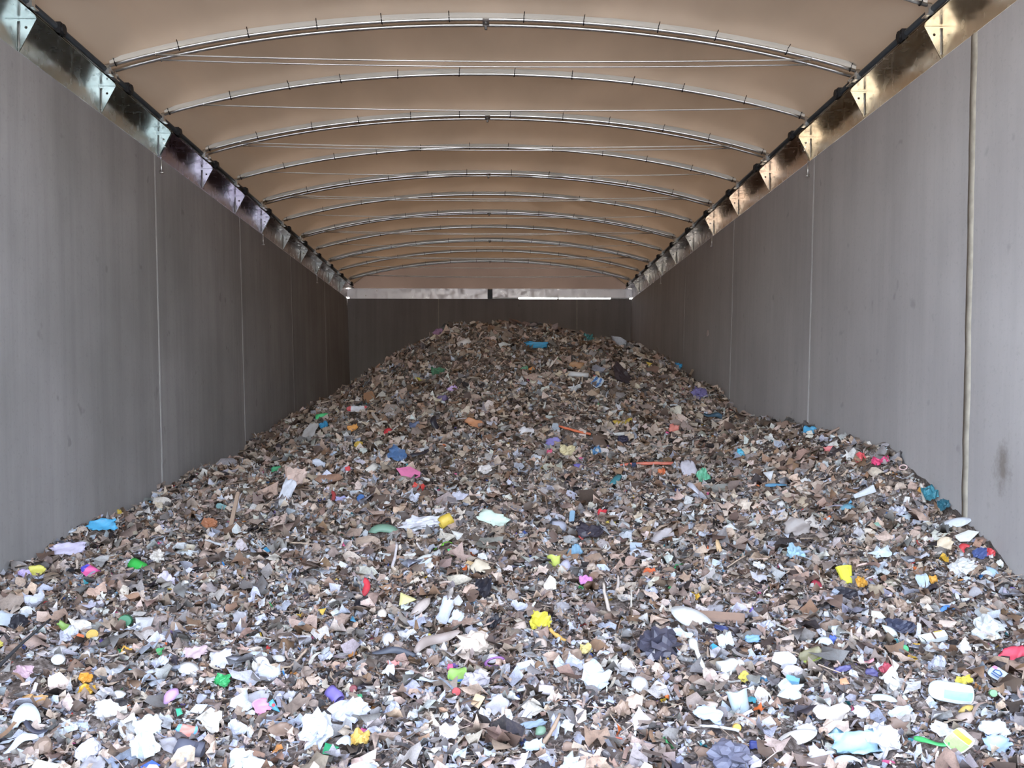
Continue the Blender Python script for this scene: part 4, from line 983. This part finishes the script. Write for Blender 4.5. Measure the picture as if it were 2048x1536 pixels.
def patch(V, fu, fv, nu, nv, lift=.0025):
    """a printed area lying on a sheetlike surface: same grid, a window of it"""
    G = V[:nu * nv].reshape(nu, nv, 3); (u0, u1), (v0, v1) = fu, fv
    P, T = [], []; a, b = 6, 6
    for i in range(a):
        for j in range(b):
            u = (u0 + (u1 - u0) * i / (a - 1)) * (nu - 1); v = (v0 + (v1 - v0) * j / (b - 1)) * (nv - 1); iu, iv = min(int(u), nu - 2), min(int(v), nv - 2); x, y = u - iu, v - iv
            p = (G[iu, iv] * (1 - x) + G[iu + 1, iv] * x) * (1 - y) + (G[iu, iv + 1] * (1 - x) + G[iu + 1, iv + 1] * x) * y
            P.append(p + np.array([0, 0, lift]))
    for i in range(a - 1):
        for j in range(b - 1): q = i * b + j; T.append((q, q + b, q + b + 1, q + 1))
    return mesh('print', P, T)
keep = []
for idx, (kind, px, py, wp, hp, ang, col, name, cat, lab) in enumerate(PIECES):
    r_ = np.random.default_rng(1000 + idx)
    face = .55 if kind not in ('stick', 'board', 'tube', 'bottle', 'lump', 'bag', 'block') else .4
    P, nn, ux, vy, nz, W_, H_ = frame_for(px, py, wp, hp, face)
    V, T, sm = shape(kind, W_, H_, r_)
    V = np.asarray(V, float); z0 = V[:, 2].min()
    o = link(name, mesh(name, V, T), cmat(col), None, sm)
    lean = abs(float(np.cross(nn, nz)[0]))
    ext = np.abs(V[:, 1] * math.cos(math.radians(ang)) + V[:, 0] * math.sin(math.radians(ang))).max()
    pos = P + nn * (.014 + .45 * ext * lean - .25 * z0 + .012)
    a = math.radians(ang); ex = ux * math.cos(a) + vy * math.sin(a); ey = np.cross(nz, ex)
    if name == 'branch': pos[2] += .06
    # keep every piece clear of the walls
    mg = .5 * max(W_, H_) * .8; pos[0] = min(max(pos[0], -3.87 + mg * abs(ex[0])), 3.85 - mg * abs(ex[0]))
    o.matrix_world = Matrix(((ex[0], ey[0], nz[0], pos[0]), (ex[1], ey[1], nz[1], pos[1]), (ex[2], ey[2], nz[2], pos[2]), (0, 0, 0, 1)))
    tag(o, lab, cat); keep.append((*P, max(W_, H_)))
    if kind == 'wrap2':
        c2 = {'hot pink': (60, 60, 170), 'faded s': (90, 150, 190), 'white an': (190, 45, 50), 'blue and': (60, 105, 160)}[[k for k in ('hot pink', 'faded s', 'white an', 'blue and') if lab.startswith(k)][0]]
        for q in ((.0, .2), (.8, .97)) if 'striped' not in lab else ((.1, .3), (.5, .7)):
            link('printed_band', patch(V, q, (.06, .94), 10, 7), cmat(c2), o)
    if kind == 'packet':
        c2 = (60, 120, 180) if 'lime' in lab else (150, 165, 60) if 'olive' in lab else (225, 232, 236)
        link('printed_band', patch(V, (.05, .95), (.05, .24), 10, 7), cmat(c2), o)
    if kind == 'carton':
        link('printed_panel', patch(V, (.35, .97), (.15, .6), 9, 7), cmat((160, 215, 225)), o); link('fold_edge', patch(V, (.3, .98), (.0, .1), 9, 7), cmat((185, 180, 205)), o)
    if kind == 'leaflet':
        link('green_print', patch(V, (.04, .58), (.06, .94), 9, 7), cmat((150, 190, 110)), o); link('yellow_print', patch(V, (.62, .84), (.12, .96), 9, 7), cmat((225, 200, 40)), o)
    if kind == 'idscrap':
        mb = MB(); zt = float(V[:63, 2].max()) + .002
        def stroke(x0, y0, x1, y1, t=.055):
            d_ = Vector((x1 - x0, y1 - y0)); nrm = Vector((-d_.y, d_.x)).normalized() * t * .5
            mb.add([((x0 - nrm.x) * W_, (y0 - nrm.y) * H_, zt), ((x1 - nrm.x) * W_, (y1 - nrm.y) * H_, zt), ((x1 + nrm.x) * W_, (y1 + nrm.y) * H_, zt), ((x0 + nrm.x) * W_, (y0 + nrm.y) * H_, zt)], [(0, 1, 2, 3)])
        stroke(-.30, -.22, -.30, .24, .08); stroke(-.12, -.22, -.12, .24, .08); stroke(-.12, .22, .10, .20); stroke(.08, .22, .24, .0, .07); stroke(.24, .0, .08, -.22, .07); stroke(.10, -.2, -.12, -.22)
        mb.build('blue_letters', cmat((40, 85, 140)), o)
        link('pink_print', patch(V, (.7, .95), (.7, .97), 9, 7), cmat((215, 120, 150)), o)
    if name == 'plastic_shard' and lab.startswith('sky blue'):
        mb = MB(); q = [(.12 * W_ * math.cos(t), .12 * H_ * math.sin(t), float(V[:, 2].max()) + .002) for t in np.linspace(0, 6.28, 11)[:-1]]; mb.add(q, [tuple(range(10))]); mb.build('red_spot', cmat((190, 70, 80)), o)
    if name == 'carton' and 'dark stripe' in lab:
        zt = float(V[:, 2].max()); MB().box(.0 * W_, .06 * W_, -.42 * H_, .42 * H_, zt, zt + .002).build('dark_stripe', cmat((95, 70, 60)), o); MB().box(.1 * W_, .4 * W_, .3 * H_, .4 * H_, zt, zt + .002).build('ochre_stripe', cmat((190, 160, 60)), o)
    if name == 'plastic_rod' and 'level' in lab:
        MB().tube([(0, .18 * H_, 0), (0, .26 * H_, 0)], W_ * .62, 8).build('dark_collar', cmat((45, 55, 85)), o)

# plain pieces, each told apart by its nearest picked-out neighbour
CUT = (' lying', ' beside', ' at ', ' near', ' left of', ' right of', ' above', ' below', ' against', ' by ', ' with ', ' in ', ' on ', ' under', ' over', ' up ', ' upslope', ' downslope', ' standing', ' leaning', ' crossed', ' touching', ' between', ' just', ' inside', ' tucked', ' far ', ' poking', ' high', ' pointing', ', ', ' right ', ' left ', ' printed', ' ending', ' beyond', ' half', ' and right', ' and left', ' far')
def short(l):
    k = min([l.find(c_) for c_ in CUT if l.find(c_) > 6] + [len(l)]); return l[:k]
SH = [short(q[9]) for q in PIECES]
ANCH = [(q[1], q[2], s_) for q, s_ in zip(PIECES, SH) if SH.count(s_) == 1 and 2 <= len(s_.split()) <= 6 and q[3] + q[4] > 26]
used_lab = set()
def where(lab, px, py):
    for x, y, s_ in sorted(ANCH, key=lambda t: (t[0] - px) ** 2 + (t[1] - py) ** 2):
        dx, dy = px - x, py - y
        rel = ('right of' if dx > 0 else 'left of') if abs(dx) > abs(dy) else ('below' if dy > 0 else 'above')
        l = '%s %s the %s' % (lab, rel, s_)
        if l not in used_lab: used_lab.add(l); return l
GEN = [('white_scrap', 'paper', 'plain white paper scrap', 'plain white scraps on the heap', ('shard', 'rag', 'leaf'), [(238, 234, 230)], 46, .055, .12),
       ('beige_scrap', 'paper', 'plain beige flake', 'plain beige flakes on the heap', ('rag', 'leaf', 'shard'), [(216, 194, 178)], 46, .06, .12),
       ('grey_film_scrap', 'film', 'crumpled grey film scrap', 'grey film scraps on the heap', ('sheet', 'rag'), [(158, 154, 158), (176, 176, 188)], 46, .06, .13),
       ('brown_scrap', 'card', 'torn brown cardboard flake', 'brown cardboard flakes on the heap', ('sheet', 'rag'), [(132, 108, 92), (150, 126, 108)], 46, .06, .12),
       ('wood_splinter', 'wood', 'thin brown wood splinter', 'wood splinters on the heap', ('stick',), [(128, 104, 86), (165, 142, 122)], 36, .10, .24)]
for gi, (name, cat, lab, grp, kinds, cols, cnt, s0, s1) in enumerate(GEN):
    r_ = np.random.default_rng(70 + gi); base = []
    for q in range(6):
        kd = kinds[q % len(kinds)]; s = 1.0
        V, T, sm = shape(kd, s if kd != 'stick' else .07, s * .75 if kd != 'stick' else 1.0, r_)
        me = mesh(name, V, T); me.materials.append(cmat(cols[q % len(cols)])); base.append((me, sm, np.asarray(V)))
        if sm: me.polygons.foreach_set('use_smooth', [True] * len(me.polygons))
    done = 0
    while done < cnt:
        px, py = r_.uniform(20, 2030), r_.uniform(700, 1520)
        lim = np.interp(px, [0, 200, 540, 760, 920, 1130, 1380, 1500, 1750, 2048], [1200, 1060, 880, 760, 680, 690, 790, 860, 930, 1170])
        if py < lim: continue
        P, nn, ux, vy, nz, _, _ = frame_for(px, py, 10, 10, r_.uniform(.2, .6))
        if any((P[0] - k[0]) ** 2 + (P[1] - k[1]) ** 2 < (.5 * k[3] + .05) ** 2 for k in keep) or abs(P[0]) > 3.7: continue
        me, sm, V = base[done % 6]; s = r_.uniform(s0, s1); o = bpy.data.objects.new(name, me); C.objects.link(o)
        a = r_.uniform(0, 6.28); ex = ux * math.cos(a) + vy * math.sin(a); ey = np.cross(nz, ex); pos = P + nn * (.012 + .22 * s * .6)
        o.matrix_world = Matrix(((ex[0] * s, ey[0] * s, nz[0] * s, pos[0]), (ex[1] * s, ey[1] * s, nz[1] * s, pos[1]), (ex[2] * s, ey[2] * s, nz[2] * s, pos[2]), (0, 0, 0, 1)))
        tag(o, where(lab, px, py), cat, grp); keep.append((*P, s)); done += 1
# flat pale blotch on the right wall
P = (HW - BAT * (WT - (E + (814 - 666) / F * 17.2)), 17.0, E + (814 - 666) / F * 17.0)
V, T = lumpy(.018, .20, .12, np.random.default_rng(3), .3); o = link('pale_blotch', mesh('pale_blotch', V, T), cmat((225, 205, 200)), None, True); o.location = (P[0], P[1], P[2]); tag(o, 'small pale blotch high on the right wall', 'splash')

# ------------------------------------------------------------------ the shredded mass
K = np.array(keep)
bands = [scatter(95000, 3.0, 7.6, .030, .55, .009, .13, .65), scatter(1300, 3.0, 8.0, .078, .35, .055, .2, .5),
         scatter(62000, 7.4, 12.2, .040, .52, .014, .15, .65), scatter(1300, 7.5, 12.5, .12, .35, .08, .26, .45),
         scatter(48000, 12.0, 19.6, .056, .5, .02, .2, .75), scatter(900, 12.0, 19.0, .14, .3, .10, .28, .5), scatter(2500, 19.4, 26.4, .09, .4, .05, .2, .5), scatter(420, 13.5, 19.6, .15, .3, .1, .28, 1.0)]
P = np.concatenate([b_[0] for b_ in bands]); Sz = np.concatenate([b_[1] for b_ in bands])
for k in K:                                  # pieces around a picked-out piece lie lower
    dd = (P[:, 0] - k[0]) ** 2 + (P[:, 1] - k[1]) ** 2
    near_ = dd < (.45 * k[3] + .02) ** 2
    P[near_, 2] -= .35 * Sz[near_] + .012
n = len(P); Nn = Nf(P[:, 0], P[:, 1], .06)
Nn = Nn + rng.normal(0, .5, (n, 3)) * np.where((Sz > .09) & (np.arange(n) < n - 420), .45, 1)[:, None]; Nn /= np.linalg.norm(Nn, axis=1, keepdims=True)
ra = rng.normal(0, 1, (n, 3)); U = ra - Nn * (ra * Nn).sum(1, keepdims=True); U /= np.linalg.norm(U, axis=1, keepdims=True); W3 = np.cross(Nn, U)
Sz = np.where(P[:, 1] > 17, Sz * 1.15, Sz)
R3 = np.stack([U, W3, Nn], -1)
tid = rng.choice(len(TPL), n, p=PW)
bigt = np.array([i for i, t in enumerate(TPL) if t[2] in ('t_crumple', 't_strip')]); tid = np.where(Sz > .085, rng.choice(bigt, n), tid)
twig = np.array([i for i, t in enumerate(TPL) if t[2] in ('t_stick', 't_strip')]); tid[-420:] = rng.choice(twig, 420)
pw = palette(P[:, 1]); cum = pw.cumsum(1); ci = (rng.uniform(0, 1, (n, 1)) > cum).sum(1).clip(0, 7)
is_stick = np.array([t[2] == 't_stick' for t in TPL])[tid]; ci = np.where(is_stick & (rng.uniform(0, 1, n) < .75), rng.choice([0, 1, 3], n), ci)
ci = np.where((ci == 7) & (Sz > .07), 2, ci)
COL = np.zeros((n, 3))
for q, key in enumerate(PK):
    cl = np.array([lin(c_) for c_ in PAL[key][0]]); sel = np.where(ci == q)[0]
    COL[sel] = cl[rng.integers(0, len(cl), len(sel))] * rng.uniform(.72, 1.18, (len(sel), 1)) * (1.28 if key in ('brown', 'tan') else 1)
COL = COL * rng.uniform(.95, 1.05, (n, 3)); COL *= np.minimum(1, .60 / COL.max(1, keepdims=True))
Vs, Ts, Cs, Sm, off = [], [], [], [], 0
for t, ((tv, tt), _, tn) in enumerate(TPL):
    sel = np.where(tid == t)[0]
    if not len(sel): continue
    loc = tv[None] * Sz[sel, None, None]; wv = np.einsum('nij,nvj->nvi', R3[sel], loc) + P[sel, None]
    wv[..., 0] = np.clip(wv[..., 0], -3.93, 3.91)
    Vs.append(wv.reshape(-1, 3)); k = len(tv)
    Ts.append((tt[None] + (off + np.arange(len(sel)) * k)[:, None, None]).reshape(-1, 3)); Cs.append(np.repeat(COL[sel], k, 0)); Sm.append(np.full(len(sel) * len(tt), tn in ('t_crumple', 't_strip'))); off += len(sel) * k
Vs = np.concatenate(Vs); Ts = np.concatenate(Ts); Cs = np.concatenate(Cs)
me = npmesh('shredded_scraps', Vs, Ts)
at = me.attributes.new('tint', 'FLOAT_COLOR', 'POINT'); at.data.foreach_set('color', np.c_[Cs, np.ones(len(Cs))].astype(np.float32).ravel())
me.polygons.foreach_set('use_smooth', np.concatenate(Sm))
o = link('shredded_scraps', me, M['shreds'], heap); o['kind'] = 'stuff'
